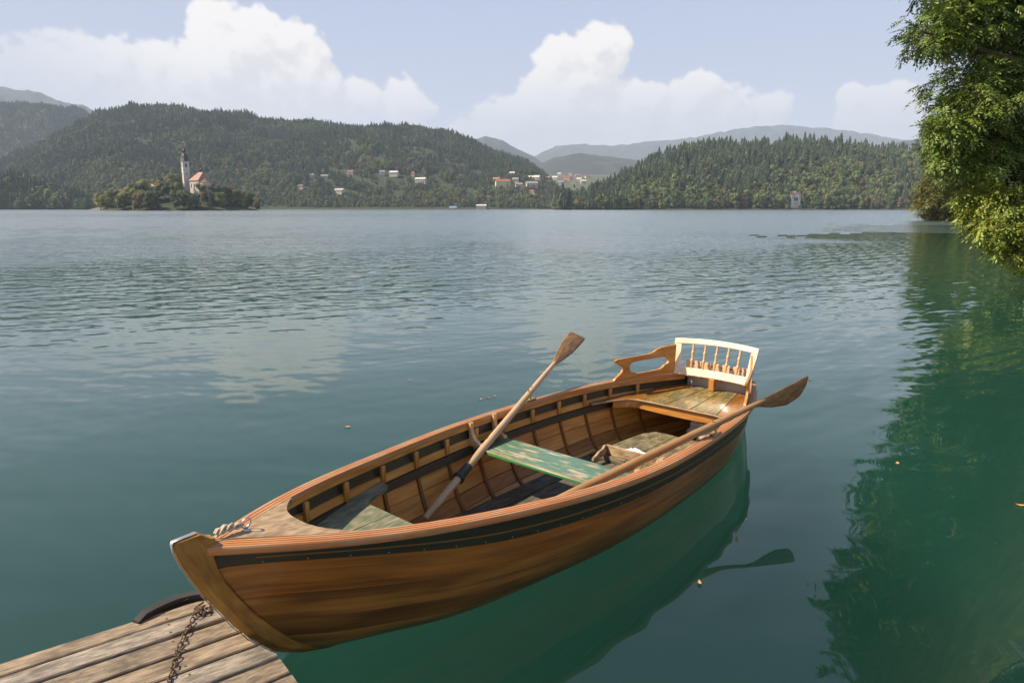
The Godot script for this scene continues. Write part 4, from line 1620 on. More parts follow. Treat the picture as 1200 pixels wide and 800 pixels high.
func build_terrain() -> void:
	hill_noise.seed = 9
	hill_noise.frequency = 0.011
	hill_noise.fractal_octaves = 4
	for key in hills:
		var h: Dictionary = hills[key]
		var x0: float = h.ridge[0][0]
		var x1: float = h.ridge[-1][0]
		var cols := int((x1 - x0) / 5.0) + 1
		var pts := []
		for i in 21:
			var r := lerpf(-0.06, 1.35, i / 20.0)
			for j in cols:
				pts.append(hill_point(h, lerpf(x0, x1, j / float(cols - 1)), r))
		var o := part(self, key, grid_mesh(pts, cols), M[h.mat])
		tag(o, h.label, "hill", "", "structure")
	# valley floor with the village
	var pts := []
	for i in 25:
		var z := 1400.0 * pow(3900.0 / 1400.0, i / 24.0)
		for j in 30:
			var x := lerpf(470.0, 860.0, j / 29.0)
			pts.append(Vector3(z * (x - 600.0) / 813.4, valley_y(z) - (3.0 if i == 0 else 0.0), -z))
	tag(part(self, "valley", grid_mesh(pts, 30), M.meadow), "green valley floor rising behind the village", "valley", "", "structure")
	# lake bed
	pts = []
	var bn := FastNoiseLite.new()
	bn.seed = 3
	bn.frequency = 0.5
	for i in 61:
		for j in 61:
			var x := -9.0 + j * 0.42 if j > 0 else -60.0
			var z := 3.0 - i * 0.36 if i < 60 else -70.0
			if i == 0: z = 20.0
			if j == 60: x = 60.0
			pts.append(Vector3(x, bed_y(x, z) + 0.10 * bn.get_noise_2d(x, z), z))
	tag(part(self, "lake_bed", grid_mesh(pts, 61), M.bed_mud), "muddy lake bed with stones in the shallows", "lake bed", "", "structure")
	var deep := []
	for i in 2:
		for j in 2:
			deep.append(Vector3(-3000 + j * 6000, -12.0, 500 - i * 4000))
	tag(part(self, "deep_bed", grid_mesh(deep, 2), M.bed_mud), "deep bed of the open lake", "lake bed", "", "structure")
	# sunken stones in the shallows
	for i in 12:
		var x := rng.randf_range(1.8, 4.0)
		var z := rng.randf_range(-5.2, -1.6)
		var b := bed_y(x, z)
		if b < -3.1:
			continue
		var size := rng.randf_range(0.07, 0.20)
		var st := thing("sunken_stone", "pale rounded stone lying under the shallow water", "stone", Vector3(x, b + size * 0.15, z), "stones under the water by the shore")
		st.rotation.y = rng.randf() * TAU
		part(st, "stone_body", lump(Vector3(size, size * 0.42, size * 0.8), 20 + i, 0.32, 1.1), M.stone)
	# right-hand bank, outside the frame, where the big tree roots
	pts = []
	for i in 34:
		var z := 4.0 - i * 5.0
		var line := bank_x(z)
		for j in 8:
			var f := j / 7.0
			pts.append(Vector3(line - 0.6 + f * f * 40.0, -0.5 + 5.0 * (1.0 - pow(1.0 - f, 3.0)), z + 0.4 * bn.get_noise_2d(f * 9.0, z)))
	tag(part(self, "bank", grid_mesh(pts, 8), M.bank_soil), "earth bank under the overhanging tree", "bank", "", "structure")

func valley_y(z: float) -> float:
	return pl([1400.0, 1450.0, 1480.0, 1700.0, 2100.0, 2700.0, 3900.0], [-2.0, 1.0, 3.0, 33.0, 75.0, 124.0, 185.0], z)

func bed_y(x: float, z: float) -> float:
	var d := (2.25 - x) * 0.6 + (-2.65 - z) * 0.5
	var y := -2.7 - 2.6 * d if d > 0.0 else -2.7 - 0.9 * d
	return clampf(y, -11.0, -0.2)

func bank_x(z: float) -> float:
	return pl([-170.0, -120.0, -80.0, -40.0, -24.0, -12.0, -4.0, 4.0], [104.0, 81.0, 62.0, 34.0, 21.5, 12.5, 6.5, 4.5], z)


# ------------------------------------------------------------------ trees
func leaf_mat(called: String, c: Color, back := 0.25) -> StandardMaterial3D:
	var m := plain(called, c, 0.7)
	m.backlight_enabled = true
	m.backlight = Color(back, back, back)
	return m

func tint_mat(called: String, back := 0.25) -> StandardMaterial3D:
	var m := leaf_mat(called, Color(1, 1, 1), back)
	m.vertex_color_use_as_albedo = true
	return m

func conifer_mesh(sd: int, tiers := 9, sides := 11) -> ArrayMesh:
	var r := RandomNumberGenerator.new()
	r.seed = sd
	var st := new_st()
	st.set_smooth_group(-1)
	for k in tiers:
		var f := k / float(tiers)
		var y0 := 0.10 + 0.90 * f
		var y1 := minf(1.0, y0 + 0.26 * (1.0 - f * 0.5))
		var rad := 0.175 * pow(1.0 - f, 0.85) + 0.012
		var tip := Vector3(r.randf_range(-0.008, 0.008), y1, r.randf_range(-0.008, 0.008))
		var ring := []
		var turn := r.randf() * TAU
		for j in sides * 2:
			var a := turn + TAU * j / (sides * 2)
			var q := rad * (r.randf_range(0.85, 1.25) if j % 2 == 0 else r.randf_range(0.45, 0.65))
			ring.append(Vector3(cos(a) * q, y0 + (r.randf_range(-0.03, 0.01) if j % 2 == 0 else 0.03), sin(a) * q))
		for j in ring.size():
			tri(st, tip, ring[j], ring[(j + 1) % ring.size()])
	return done(st)

# crown of leaf-clump faces spread over lumps; unit height, trunk not included
func broadleaf_mesh(sd: int, leaves: int, size: float, wide := 0.34, lumps := 11) -> ArrayMesh:
	var r := RandomNumberGenerator.new()
	r.seed = sd
	var st := new_st()
	st.set_smooth_group(-1)
	var ls := []
	for i in lumps:
		var y := r.randf_range(0.22, 0.88)
		var span := wide * (1.0 - pow(absf(y - 0.5) / 0.55, 2.0) * 0.75)
		var a := r.randf() * TAU
		var q := sqrt(r.randf()) * span * 0.75
		ls.append([Vector3(cos(a) * q, y, sin(a) * q), r.randf_range(0.11, 0.19)])
	ls.append([Vector3(0, 0.5, 0), 0.2])
	for i in leaves:
		var l: Array = ls[r.randi() % ls.size()]
		var d := Vector3(r.randfn(), r.randfn(), r.randfn()).normalized()
		if d.y < -0.3 and r.randf() < 0.6:
			d.y = -d.y
		var p: Vector3 = l[0] + d * l[1] * r.randf_range(0.72, 1.12)
		var n := (d + Vector3(r.randfn(), r.randfn(), r.randfn()) * 0.45).normalized()
		var u := n.cross(Vector3(r.randfn(), r.randfn(), r.randfn())).normalized()
		var v := n.cross(u)
		var s := size * r.randf_range(0.6, 1.3)
		tri(st, p - u * s, p + v * s * 0.6, p + u * s)
		tri(st, p - u * s, p + u * s, p - v * s * 0.6)
	# the boughs' dense middle
	for l in ls:
		var c: Vector3 = l[0]
		var rad: float = l[1] * 0.68
		for i in 3:
			for j in 6:
				var q := []
				for k in [[i, j], [i + 1, j], [i + 1, j + 1], [i, j + 1]]:
					var th: float = PI * k[0] / 3.0
					var a: float = TAU * k[1] / 6.0
					q.append(c + Vector3(sin(th) * cos(a), cos(th), sin(th) * sin(a)) * rad)
				tri(st, q[0], q[1], q[2])
				tri(st, q[0], q[2], q[3])
	return done(st)

func trunk_mesh(height: float, rad: float) -> ArrayMesh:
	return tube([Vector3(0, -0.4, 0), Vector3(0.02 * height, height * 0.4, 0), Vector3(0, height, 0.02 * height)], [rad * 1.2, rad * 0.8, rad * 0.35], 7)

var conifers := []
var broads := []
var fine_broads := []
var trunk: ArrayMesh
var crown_mats := {}

func tree_meshes() -> void:
	if trunk: return
	for i in 3:
		conifers.append(conifer_mesh(300 + i))
	for i in 4:
		broads.append(broadleaf_mesh(320 + i, 420, 0.040))
	for i in 4:
		fine_broads.append(broadleaf_mesh(340 + i, 1500, 0.021, 0.36, 15))
	trunk = trunk_mesh(0.5, 0.018)
	crown_mats.conifer = [leaf_mat("conifer_dark", Color(0.024, 0.044, 0.018), 0.1), leaf_mat("conifer_mid", Color(0.031, 0.056, 0.021), 0.1), leaf_mat("conifer_olive", Color(0.048, 0.066, 0.024), 0.1)]
	crown_mats.broad = [leaf_mat("crown_green", Color(0.062, 0.104, 0.022)), leaf_mat("crown_olive", Color(0.102, 0.125, 0.026)), leaf_mat("crown_dark", Color(0.036, 0.066, 0.018)), leaf_mat("crown_yellow", Color(0.180, 0.185, 0.032)), leaf_mat("crown_rust", Color(0.125, 0.098, 0.028))]

const TREE_WORDS := ["green broadleaf tree", "olive green broadleaf tree", "dark green broadleaf tree", "yellowing broadleaf tree", "brown tinged broadleaf tree"]
const CONIFER_WORDS := ["dark conifer", "mid green conifer", "olive green conifer"]

func tree(kind: String, v: int, at: Vector3, height: float, width: float, where: String, group: String, fine := false) -> Node3D:
	tree_meshes()
	var word: String = CONIFER_WORDS[v % 3] if kind == "conifer" else TREE_WORDS[v % 5]
	var t := thing("conifer_tree" if kind == "conifer" else "broadleaf_tree", word + " " + where, "tree", at, group)
	t.rotation.y = rng.randf() * TAU
	var b := Basis.from_scale(Vector3(width, height, width))
	part(t, "trunk", trunk, M.bark, Transform3D(b, Vector3.ZERO))
	if kind == "conifer":
		part(t, "crown", conifers[rng.randi() % 3], crown_mats.conifer[v % 3], Transform3D(b, Vector3.ZERO))
	else:
		part(t, "crown", (fine_broads if fine else broads)[rng.randi() % 4], crown_mats.broad[v % 5], Transform3D(b, Vector3(0, -0.06 * height, 0)))
	return t

func stand(parent: Node3D, called: String, mesh: Mesh, mat: Material, xfs: Array, cols: Array) -> void:
	if xfs.is_empty(): return
	var mm := MultiMesh.new()
	mm.transform_format = MultiMesh.TRANSFORM_3D
	mm.use_colors = true
	mm.mesh = mesh
	mm.instance_count = xfs.size()
	for i in xfs.size():
		mm.set_instance_transform(i, xfs[i])
		mm.set_instance_color(i, cols[i])
	var o := MultiMeshInstance3D.new()
	o.name = called
	o.multimesh = mm
	o.material_override = mat
	o.set_meta("kind", "stuff")
	parent.add_child(o, true)

var keep_clear := []

func hides_house(x: float, z: float) -> bool:
	for q in keep_clear:
		if absf(x - q.x) < q.z and z > q.y - 24.0 and z < q.y + 14.0:
			return true
	return false

func build_forests() -> void:
	tree_meshes()
	tint_mat("wood_tint", 0.12)
	var patch := FastNoiseLite.new()
	patch.seed = 31
	patch.frequency = 0.006
	patch.fractal_octaves = 3
	# [hill, number, tree height, share of conifers low and high on the slope]
	for job in [["west_hill", 42000, 15.0, 0.16, 0.56], ["west_spur", 9000, 19.0, 0.5, 0.8], ["east_hill", 6500, 27.0, 0.28, 0.78], ["west_point", 700, 21.0, 0.45, 0.5]]:
		var h: Dictionary = hills[job[0]]
		var xfs := [[], [], [], [], [], [], []]
		var cols := [[], [], [], [], [], [], []]
		var r := RandomNumberGenerator.new()
		r.seed = String(job[0]).hash() % 10000
		var x0: float = maxf(h.ridge[0][0], -90.0)
		var x1: float = minf(h.ridge[-1][0], 1330.0)
		for i in job[1]:
			var x := r.randf_range(x0, x1)
			var f := pow(r.randf(), 0.9) * 1.04 - 0.005
			if job[0] == "west_hill" and x > 380 and x < 640 and f > 0.06 and f < 0.42 and patch.get_noise_2d(x * 6.0, f * 2600.0) > 0.12:
				continue   # clearings round the hillside houses
			var p := hill_point(h, x, f)
			if p.y < 0.5 or hides_house(x, -p.z):
				continue
			var n := patch.get_noise_2d(p.x, p.z)
			var share := lerpf(job[3], job[4], smoothstep(0.05, 0.35, f)) + n * 0.9
			var hh: float = job[2] * (0.5 + 0.7 * pow(r.randf(), 0.8)) * (1.0 + 0.5 * patch.get_noise_2d(p.x * 2.5 + 900.0, p.z * 2.5))
			if job[0] == "east_hill":
				share -= 0.45 * smoothstep(930.0, 1010.0, x)
			var rot := Basis(Vector3.UP, r.randf() * TAU)
			var g := r.randf_range(0.65, 1.4)
			if r.randf() < share:
				var k := r.randi() % 3
				xfs[k].append(Transform3D(rot * Basis.from_scale(Vector3(hh * 1.15, hh * 1.08, hh * 1.15)), p))
				cols[k].append(Color(0.029 * g, 0.054 * g, 0.021 * g))
			else:
				var k := 3 + r.randi() % 4
				var autumn := r.randf() + n * 0.25
				var c := Color(0.050, 0.084, 0.022).lerp(Color(0.096, 0.120, 0.030), r.randf())
				if autumn > 0.95:
					c = Color(0.125, 0.098, 0.030)
				elif autumn > 0.80:
					c = Color(0.135, 0.130, 0.032)
				xfs[k].append(Transform3D(rot * Basis.from_scale(Vector3(hh * 0.92, hh * 0.82, hh * 0.92)), p - Vector3(0, hh * 0.12, 0)))
				cols[k].append(Color(c.r * g, c.g * g, c.b * g))
		var wood_obj := Node3D.new()
		wood_obj.name = numbered("forest")
		add_child(wood_obj)
		tag(wood_obj, {"west_hill": "dense mixed forest covering the long hill behind the church", "west_spur": "hazy forest on the spur beyond the long hill", "east_hill": "dense forest of tall conifers covering the right hill", "west_point": "dark waterside wood on the point beside the island"}[job[0]], "forest", "", "stuff")
		for k in 3:
			stand(wood_obj, "conifer_stand", conifers[k], M.wood_tint, xfs[k], cols[k])
		for k in 4:
			stand(wood_obj, "broadleaf_stand", broads[k], M.wood_tint, xfs[3 + k], cols[3 + k])
	# the wood's edge along the right shore: single trees
	var h: Dictionary = hills.east_hill
	for i in 150:
		var x := lerpf(676.0, 1100.0, (i + rng.randf()) / 150.0)
		var p := hill_point(h, x, rng.randf_range(0.004, 0.075))
		if absf(x - 930.0) < 6.0:
			continue
		if rng.randf() < 0.3:
			tree("conifer", rng.randi() % 3, p, rng.randf_range(15.0, 24.0), rng.randf_range(15.0, 20.0), "at the water's edge below the conifer hill", "trees along the right shore")
		else:
			var v: int = [0, 1, 1, 2, 2, 3, 3, 4, 0][rng.randi() % 9]
			tree("broad", v, p, rng.randf_range(10.0, 17.0), rng.randf_range(11.0, 15.0), "at the water's edge below the conifer hill", "trees along the right shore")
	# far shore between island and village
	h = hills.west_hill
	for i in 150:
		var x := lerpf(305.0, 680.0, (i + rng.randf()) / 150.0)
		var p := hill_point(h, x, rng.randf_range(0.004, 0.04))
		if hides_house(x, -p.z) or x > 524.0 and x < 577.0 and -p.z < 1400.0:
			continue
		var v: int = [0, 1, 2, 2, 3, 0, 4][rng.randi() % 7]
		if rng.randf() < 0.22:
			tree("conifer", v % 3, p, rng.randf_range(14.0, 20.0), 16.0, "on the far shore below the hillside houses", "trees along the far shore")
		else:
			tree("broad", v, p, rng.randf_range(10.0, 16.0), rng.randf_range(11.0, 14.0), "on the far shore below the hillside houses", "trees along the far shore")


# ------------------------------------------------------------------ the overhanging tree, right
func twig_mesh(sd: int) -> ArrayMesh:
	var r := RandomNumberGenerator.new()
	r.seed = sd
	var st := new_st()
	st.set_smooth_group(-1)
	for c in 4:
		var base := Vector3(r.randf_range(-0.05, 0.10), r.randf_range(-0.04, 0.04), r.randf_range(-0.05, 0.05))
		var dir := Vector3(1, r.randf_range(-0.6, 0.3), r.randf_range(-0.9, 0.9)).normalized()
		var side := dir.cross(Vector3.UP + Vector3(r.randfn(), 0, r.randfn()) * 0.3).normalized()
		var up := side.cross(dir).normalized()
		var length := r.randf_range(0.20, 0.30)
		for k in 9:
			var f := 0.25 + 0.75 * (k / 2) / 4.0
			var p := base + dir * length * f + Vector3.DOWN * 0.07 * f * f
			var sgn := 1.0 if k % 2 == 0 else -1.0
			var out := (side * sgn + dir * 0.55 + Vector3.DOWN * 0.35 + up * r.randf_range(-0.25, 0.25)).normalized()
			if k == 8:
				out = (dir + Vector3.DOWN * 0.5).normalized()
			var l := r.randf_range(0.075, 0.115)
			var w := out.cross(up + Vector3(r.randfn(), r.randfn(), r.randfn()) * 0.25).normalized() * l * 0.19
			var fold := out.cross(w).normalized() * l * 0.06
			var m := p + out * l * 0.48
			tri(st, p, m + w + fold, p + out * l)
			tri(st, p, p + out * l, m - w + fold)
	return done(st)

# lobes: [column, row, distance, radius, colour]
func crown_tree(called: String, label: String, foot: Vector3, lobes: Array, per_m2: float, scale: float, limb: float) -> void:
	var t := thing(called, label, "tree", foot)
	var twigs := [twig_mesh(501), twig_mesh(502), twig_mesh(503)]
	if not M.has("leaf_tint"):
		var m := tint_mat("leaf_tint", 0.55)
		m.roughness = 0.5
	var xfs := [[], [], []]
	var cols := [[], [], []]
	var centre := Vector3.ZERO
	for l in lobes:
		centre += at_depth(l[0], l[1], l[2]) - foot
	centre /= lobes.size()
	var trunk_top := Vector3(centre.x * 0.35, centre.y * 0.75, centre.z * 0.35)
	var tp := [Vector3(0, -0.8, 0), trunk_top * 0.3 + Vector3(0.1, 0, 0), trunk_top * 0.65, trunk_top]
	part(t, "trunk", tube(tp, [limb * 1.3, limb, limb * 0.8, limb * 0.6], 12), M.bark)
	for l in lobes:
		var c: Vector3 = at_depth(l[0], l[1], l[2]) - foot
		var rad: float = l[3]
		var start: Vector3 = tp[2].lerp(tp[3], rng.randf())
		var mid := start.lerp(c, 0.5) + Vector3(0, 0.4, 0)
		part(t, "limb", tube([start, mid, c, c + (c - mid).normalized() * rad * 0.6], [limb * 0.5, limb * 0.33, limb * 0.16, limb * 0.05], 7), M.bark)
		var n := int(per_m2 * rad * rad * 12.6)
		for i in n:
			var d := Vector3(rng.randfn(), rng.randfn(), rng.randfn()).normalized()
			var q := 1.0 - 0.55 * pow(rng.randf(), 1.7)
			# uneven outline: boughs stick out or fall short
			var lump_k := 0.82 + 0.30 * sin(d.x * 5.0 + l[0]) * cos(d.y * 4.0 + l[1]) + 0.12 * sin(d.z * 9.0 + l[0] * 0.3)
			var p := c + d * rad * q * lump_k * Vector3(1.0, 0.88, 1.0)
			var dir := (Vector3(d.x, d.y * 0.35 - 0.25, d.z) + Vector3(rng.randfn(), rng.randfn(), rng.randfn()) * 0.35).normalized()
			var k := rng.randi() % 3
			xfs[k].append(turn_to(p, dir) * Transform3D(Basis.from_scale(Vector3.ONE * scale * rng.randf_range(0.8, 1.25)), Vector3.ZERO))
			var g := rng.randf_range(0.7, 1.35)
			var cc: Color = l[4]
			cols[k].append(Color(cc.r * g * rng.randf_range(0.9, 1.2), cc.g * g, cc.b * g))
	for k in 3:
		stand(t, "leaf_spray", twigs[k], M.leaf_tint, xfs[k], cols[k])

func build_near_tree() -> void:
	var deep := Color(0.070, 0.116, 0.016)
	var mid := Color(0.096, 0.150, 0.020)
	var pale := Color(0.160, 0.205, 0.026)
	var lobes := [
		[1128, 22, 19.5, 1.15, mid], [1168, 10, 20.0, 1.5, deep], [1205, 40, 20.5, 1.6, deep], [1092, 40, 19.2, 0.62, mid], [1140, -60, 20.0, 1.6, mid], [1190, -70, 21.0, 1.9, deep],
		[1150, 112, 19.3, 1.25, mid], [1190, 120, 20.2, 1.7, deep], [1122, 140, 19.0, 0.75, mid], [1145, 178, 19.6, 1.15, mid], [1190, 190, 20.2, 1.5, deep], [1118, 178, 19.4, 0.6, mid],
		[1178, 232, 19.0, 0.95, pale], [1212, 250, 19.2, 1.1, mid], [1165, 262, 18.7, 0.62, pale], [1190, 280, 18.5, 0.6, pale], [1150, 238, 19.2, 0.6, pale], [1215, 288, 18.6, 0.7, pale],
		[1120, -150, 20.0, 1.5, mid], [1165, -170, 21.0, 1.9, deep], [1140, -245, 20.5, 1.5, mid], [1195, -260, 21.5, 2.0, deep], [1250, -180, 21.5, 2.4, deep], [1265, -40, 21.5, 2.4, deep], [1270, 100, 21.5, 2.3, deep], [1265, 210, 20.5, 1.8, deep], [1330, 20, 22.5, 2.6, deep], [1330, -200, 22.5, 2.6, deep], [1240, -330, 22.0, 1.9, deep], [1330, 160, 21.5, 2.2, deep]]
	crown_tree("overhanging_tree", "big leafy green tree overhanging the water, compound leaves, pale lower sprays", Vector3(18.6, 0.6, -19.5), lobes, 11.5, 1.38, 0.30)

func build_shore_trees() -> void:
	tree_meshes()
	# along the right bank, behind the overhanging tree; crowns reach over the water
	var olive := Color(0.100, 0.134, 0.028)
	var rust := Color(0.118, 0.128, 0.028)
	var green := Color(0.085, 0.120, 0.024)
	crown_tree("bank_tree", "yellowish olive tree leaning over the water behind the big tree", Vector3(80.0, 1.0, -122.0),
		[[1098, 222, 118.0, 3.6, rust], [1090, 238, 117.0, 2.6, rust], [1112, 205, 119.0, 4.2, olive], [1108, 238, 118.0, 3.2, olive], [1128, 222, 120.0, 4.5, olive], [1105, 180, 121.0, 3.8, green], [1125, 185, 122.0, 5.0, green], [1120, 160, 123.0, 4.0, green], [1140, 200, 122.0, 5.0, green], [1100, 152, 123.0, 2.6, green], [1150, 165, 124.0, 5.0, green], [1130, 130, 124.0, 4.0, green], [1098, 252, 117.0, 1.6, rust], [1112, 250, 117.0, 1.8, olive]], 2.6, 3.2, 0.5)
	crown_tree("bank_tree", "olive green tree on the bank between yellowish tree and big tree", Vector3(62.0, 1.0, -84.0),
		[[1150, 232, 80.0, 2.6, olive], [1170, 215, 81.0, 3.2, green], [1190, 225, 82.0, 3.6, green], [1160, 190, 82.0, 3.0, green], [1185, 180, 83.0, 4.0, green], [1165, 248, 79.0, 1.8, olive], [1200, 245, 80.0, 2.6, olive], [1215, 190, 83.0, 4.0, green], [1140, 245, 79.0, 1.4, green]], 3.4, 2.6, 0.4)
	crown_tree("bank_tree", "dark green tree filling the bank behind the big tree's lower sprays", Vector3(40.0, 1.0, -47.0),
		[[1200, 235, 43.0, 1.9, green], [1230, 215, 44.0, 2.4, green], [1215, 185, 45.0, 2.4, green], [1250, 180, 45.0, 3.0, green], [1225, 255, 42.0, 1.5, green], [1240, 130, 46.0, 3.0, green]], 4.5, 2.0, 0.3)


# ------------------------------------------------------------------ buildings
func building_mats() -> void:
	if M.has("wall_white"): return
	plain("wall_white", Color(0.50, 0.48, 0.44), 0.9)
	plain("wall_cream", Color(0.62, 0.52, 0.36), 0.9)
	plain("wall_grey", Color(0.42, 0.40, 0.37), 0.9)
	plain("wall_timber", Color(0.12, 0.075, 0.045), 0.9)
	plain("roof_red", Color(0.26, 0.085, 0.05), 0.85)
	plain("roof_brown", Color(0.16, 0.085, 0.06), 0.85)
	plain("roof_grey", Color(0.24, 0.21, 0.20), 0.85)
	plain("roof_pink", Color(0.34, 0.19, 0.155), 0.85)
	plain("roof_pale", Color(0.55, 0.50, 0.46), 0.85)
	plain("roof_blue", Color(0.16, 0.27, 0.45), 0.7)
	plain("spire_copper", Color(0.030, 0.036, 0.032), 0.6)
	plain("window_glass", Color(0.02, 0.022, 0.025), 0.15)

# gable roof, ridge along x, eaves at y = 0
func gable(w: float, d: float, h: float, hip := 0.0) -> ArrayMesh:
	var st := new_st()
	st.set_smooth_group(-1)
	var a := [Vector3(-w / 2, 0, -d / 2), Vector3(w / 2, 0, -d / 2), Vector3(w / 2, 0, d / 2), Vector3(-w / 2, 0, d / 2)]
	var r := [Vector3(-w / 2 + hip, h, 0), Vector3(w / 2 - hip, h, 0)]
	for q in [[a[0], a[1], r[1]], [a[0], r[1], r[0]], [a[2], a[3], r[0]], [a[2], r[0], r[1]], [a[3], a[0], r[0]], [a[1], a[2], r[1]], [a[0], a[2], a[1]], [a[0], a[3], a[2]]]:
		tri(st, q[0], q[1], q[2])
	return done(st)

func box(size: Vector3) -> BoxMesh:
	var b := BoxMesh.new()
	b.size = size
	return b

# size: width along the front, wall height, depth; the front faces the lake
func house(called: String, label: String, at: Vector3, size: Vector3, roof_h: float, turn: float, wall: Material, roof: Material, rows: int, cols: int, cross := false, group := "", hip := 0.0) -> Node3D:
	var t := thing(called, label, "house", at, group)
	t.rotation.y = turn
	part(t, "wall", box(size + Vector3(0, 4, 0)), wall, Transform3D(Basis(), Vector3(0, size.y / 2.0 - 2.0, 0)))
	var rf: MeshInstance3D
	if cross:
		rf = part(t, "roof", gable(size.z + 1.0, size.x + 1.4, roof_h, hip), roof, Transform3D(Basis(Vector3.UP, PI / 2.0), Vector3(0, size.y + 0.02, 0)))
		var g := new_st()
		g.set_smooth_group(-1)
		for s in [-1.0, 1.0]:
			tri(g, Vector3(-size.x / 2, size.y, s * (size.z / 2 + 0.52)), Vector3(0, size.y + roof_h * 0.93, s * (size.z / 2 + 0.52)), Vector3(size.x / 2, size.y, s * (size.z / 2 + 0.52)))
		if hip == 0.0:
			part(t, "gable_wall", done(g), wall)
	else:
		rf = part(t, "roof", gable(size.x + 1.2, size.z + 1.4, roof_h, hip), roof, Transform3D(Basis(), Vector3(0, size.y + 0.02, 0)))
	part(rf, "chimney", box(Vector3(0.8, 2.2, 0.8)), wall, Transform3D(Basis(), Vector3(size.x * 0.2 if not cross else size.z * 0.2, roof_h * 0.85, 0.6)))
	for i in rows:
		for j in cols:
			var y := size.y * (i + 0.55) / rows
			var x := size.x * ((j + 0.5) / cols - 0.5)
			part(t, "window", box(Vector3(minf(1.3, size.x / cols * 0.5), minf(1.5, size.y / rows * 0.55), 0.12)), M.window_glass, Transform3D(Basis(), Vector3(x, y, size.z / 2.0 + 0.05)))
	return t

func build_island() -> void:
	tree_meshes()
	building_mats()
	var Z := 700.0
	# mound
	var c := Vector3(Z * (211.0 - 600.0) / 813.4, 0, -Z)
	var pts := []
	for i in 25:
		for j in 33:
			var f := i / 24.0
			var a := TAU * j / 32.0
			pts.append(c + Vector3(cos(a) * 82.0 * f, island_y(f) , sin(a) * 46.0 * f))
	tag(part(self, "island", grid_mesh(pts, 33), M.hill_soil), "small wooded island carrying the church", "island", "", "structure")
	# church
	var base := 21.0
	var ch := thing("church", "white island church with slender tower, dark spire and pink roofed nave", "church", Vector3(Z * (221.2 - 600.0) / 813.4, base, -Z))
	var tw := Node3D.new()
	var tb := Basis(Vector3.UP, deg_to_rad(38.0))
	var tower := part(ch, "tower", box(Vector3(6.0, 28.0, 6.0)), M.wall_white, Transform3D(tb, Vector3(0, 12.6, 0)))
	part(tower, "cornice", box(Vector3(6.9, 0.7, 6.9)), M.wall_white, Transform3D(Basis(), Vector3(0, 14.3, 0)))
	part(tower, "string_course", box(Vector3(6.3, 0.4, 6.3)), M.wall_white, Transform3D(Basis(), Vector3(0, 6.5, 0)))
	for k in 4:
		var b := Basis(Vector3.UP, k * PI / 2.0)
		part(tower, "belfry_opening", box(Vector3(1.7, 3.6, 0.15)), M.window_glass, Transform3D(b, b * Vector3(0, 10.2, 3.02)))
		part(tower, "slit_window", box(Vector3(0.9, 1.8, 0.15)), M.window_glass, Transform3D(b, b * Vector3(0, 2.0, 3.02)))
	tw.free()
	var prof := [[0.0, 5.4], [0.5, 5.3], [1.6, 4.6], [3.2, 3.9], [5.0, 3.6], [6.2, 3.0], [6.9, 1.9], [7.4, 1.7], [9.6, 1.6], [9.8, 2.3], [10.4, 2.4], [11.2, 1.7], [12.2, 0.75], [14.5, 0.40], [18.4, 0.12]]
	var rows := []
	for q in prof:
		var ring := PackedVector3Array()
		for k in 8:
			var a := TAU * (k + 0.5) / 8.0 + deg_to_rad(-38.0)
			ring.append(Vector3(cos(a) * q[1] * 0.86, 27.0 + q[0], sin(a) * q[1] * 0.86))
		rows.append(ring)
	part(ch, "spire", loft(rows), M.spire_copper)
	var ball := SphereMesh.new()
	ball.radius = 0.5
	ball.height = 1.0
	part(ch, "finial", ball, M.brass, Transform3D(Basis(), Vector3(0, 45.6, 0)))
	# nave, with a polygonal choir toward the right
	var nb := Basis(Vector3.UP, deg_to_rad(-32.0))
	var nave := part(ch, "nave", box(Vector3(15.0, 14.0, 11.0)), M.wall_white, Transform3D(nb, Vector3(13.5, 1.0, 3.0)))
	part(nave, "nave_roof", gable(16.0, 12.6, 8.2), M.roof_pink, Transform3D(Basis(), Vector3(0, 7.02, 0)))
	for k in 3:
		part(nave, "nave_window", box(Vector3(1.2, 4.0, 0.15)), M.window_glass, Transform3D(Basis(), Vector3(-4.5 + 4.5 * k, 2.2, 5.55)))
	var gw := new_st()
	gw.set_smooth_group(-1)
	for s in [-1.0, 1.0]:
		tri(gw, Vector3(s * 7.9, 7.0, -5.5), Vector3(s * 7.9, 14.3, 0), Vector3(s * 7.9, 7.0, 5.5))
	part(nave, "gable_wall", done(gw), M.wall_white)
	rows = []
	for q in [[-7.0, 5.2], [6.5, 5.2]]:
		var ring := PackedVector3Array()
		for k in 8:
			var a := TAU * (k + 0.5) / 8.0
			ring.append(Vector3(cos(a) * q[1], q[0], sin(a) * q[1]))
		rows.append(ring)
	var choir := part(ch, "choir", loft(rows), M.wall_white, Transform3D(nb, Vector3(22.5, -0.4, 8.5)))
	rows = []
	for q in [[6.5, 5.8], [10.6, 0.2]]:
		var ring := PackedVector3Array()
		for k in 8:
			var a := TAU * (k + 0.5) / 8.0
			ring.append(Vector3(cos(a) * q[1], q[0], sin(a) * q[1]))
		rows.append(ring)
	part(choir, "choir_roof", loft(rows), M.roof_brown)
	for k in 8:
		var b := Basis(Vector3.UP, TAU * k / 8.0)
		part(choir, "choir_window", box(Vector3(1.1, 3.4, 0.15)), M.window_glass, Transform3D(b, b * Vector3(0, 1.6, 4.84)))
	rows = []
	for q in [[0.0, 0.9], [2.6, 0.9], [2.7, 1.4], [3.6, 1.3], [4.6, 0.5], [6.2, 0.1]]:
		var ring := PackedVector3Array()
		for k in 8:
			var a := TAU * k / 8.0
			ring.append(Vector3(cos(a) * q[1], q[0], sin(a) * q[1]))
		rows.append(ring)
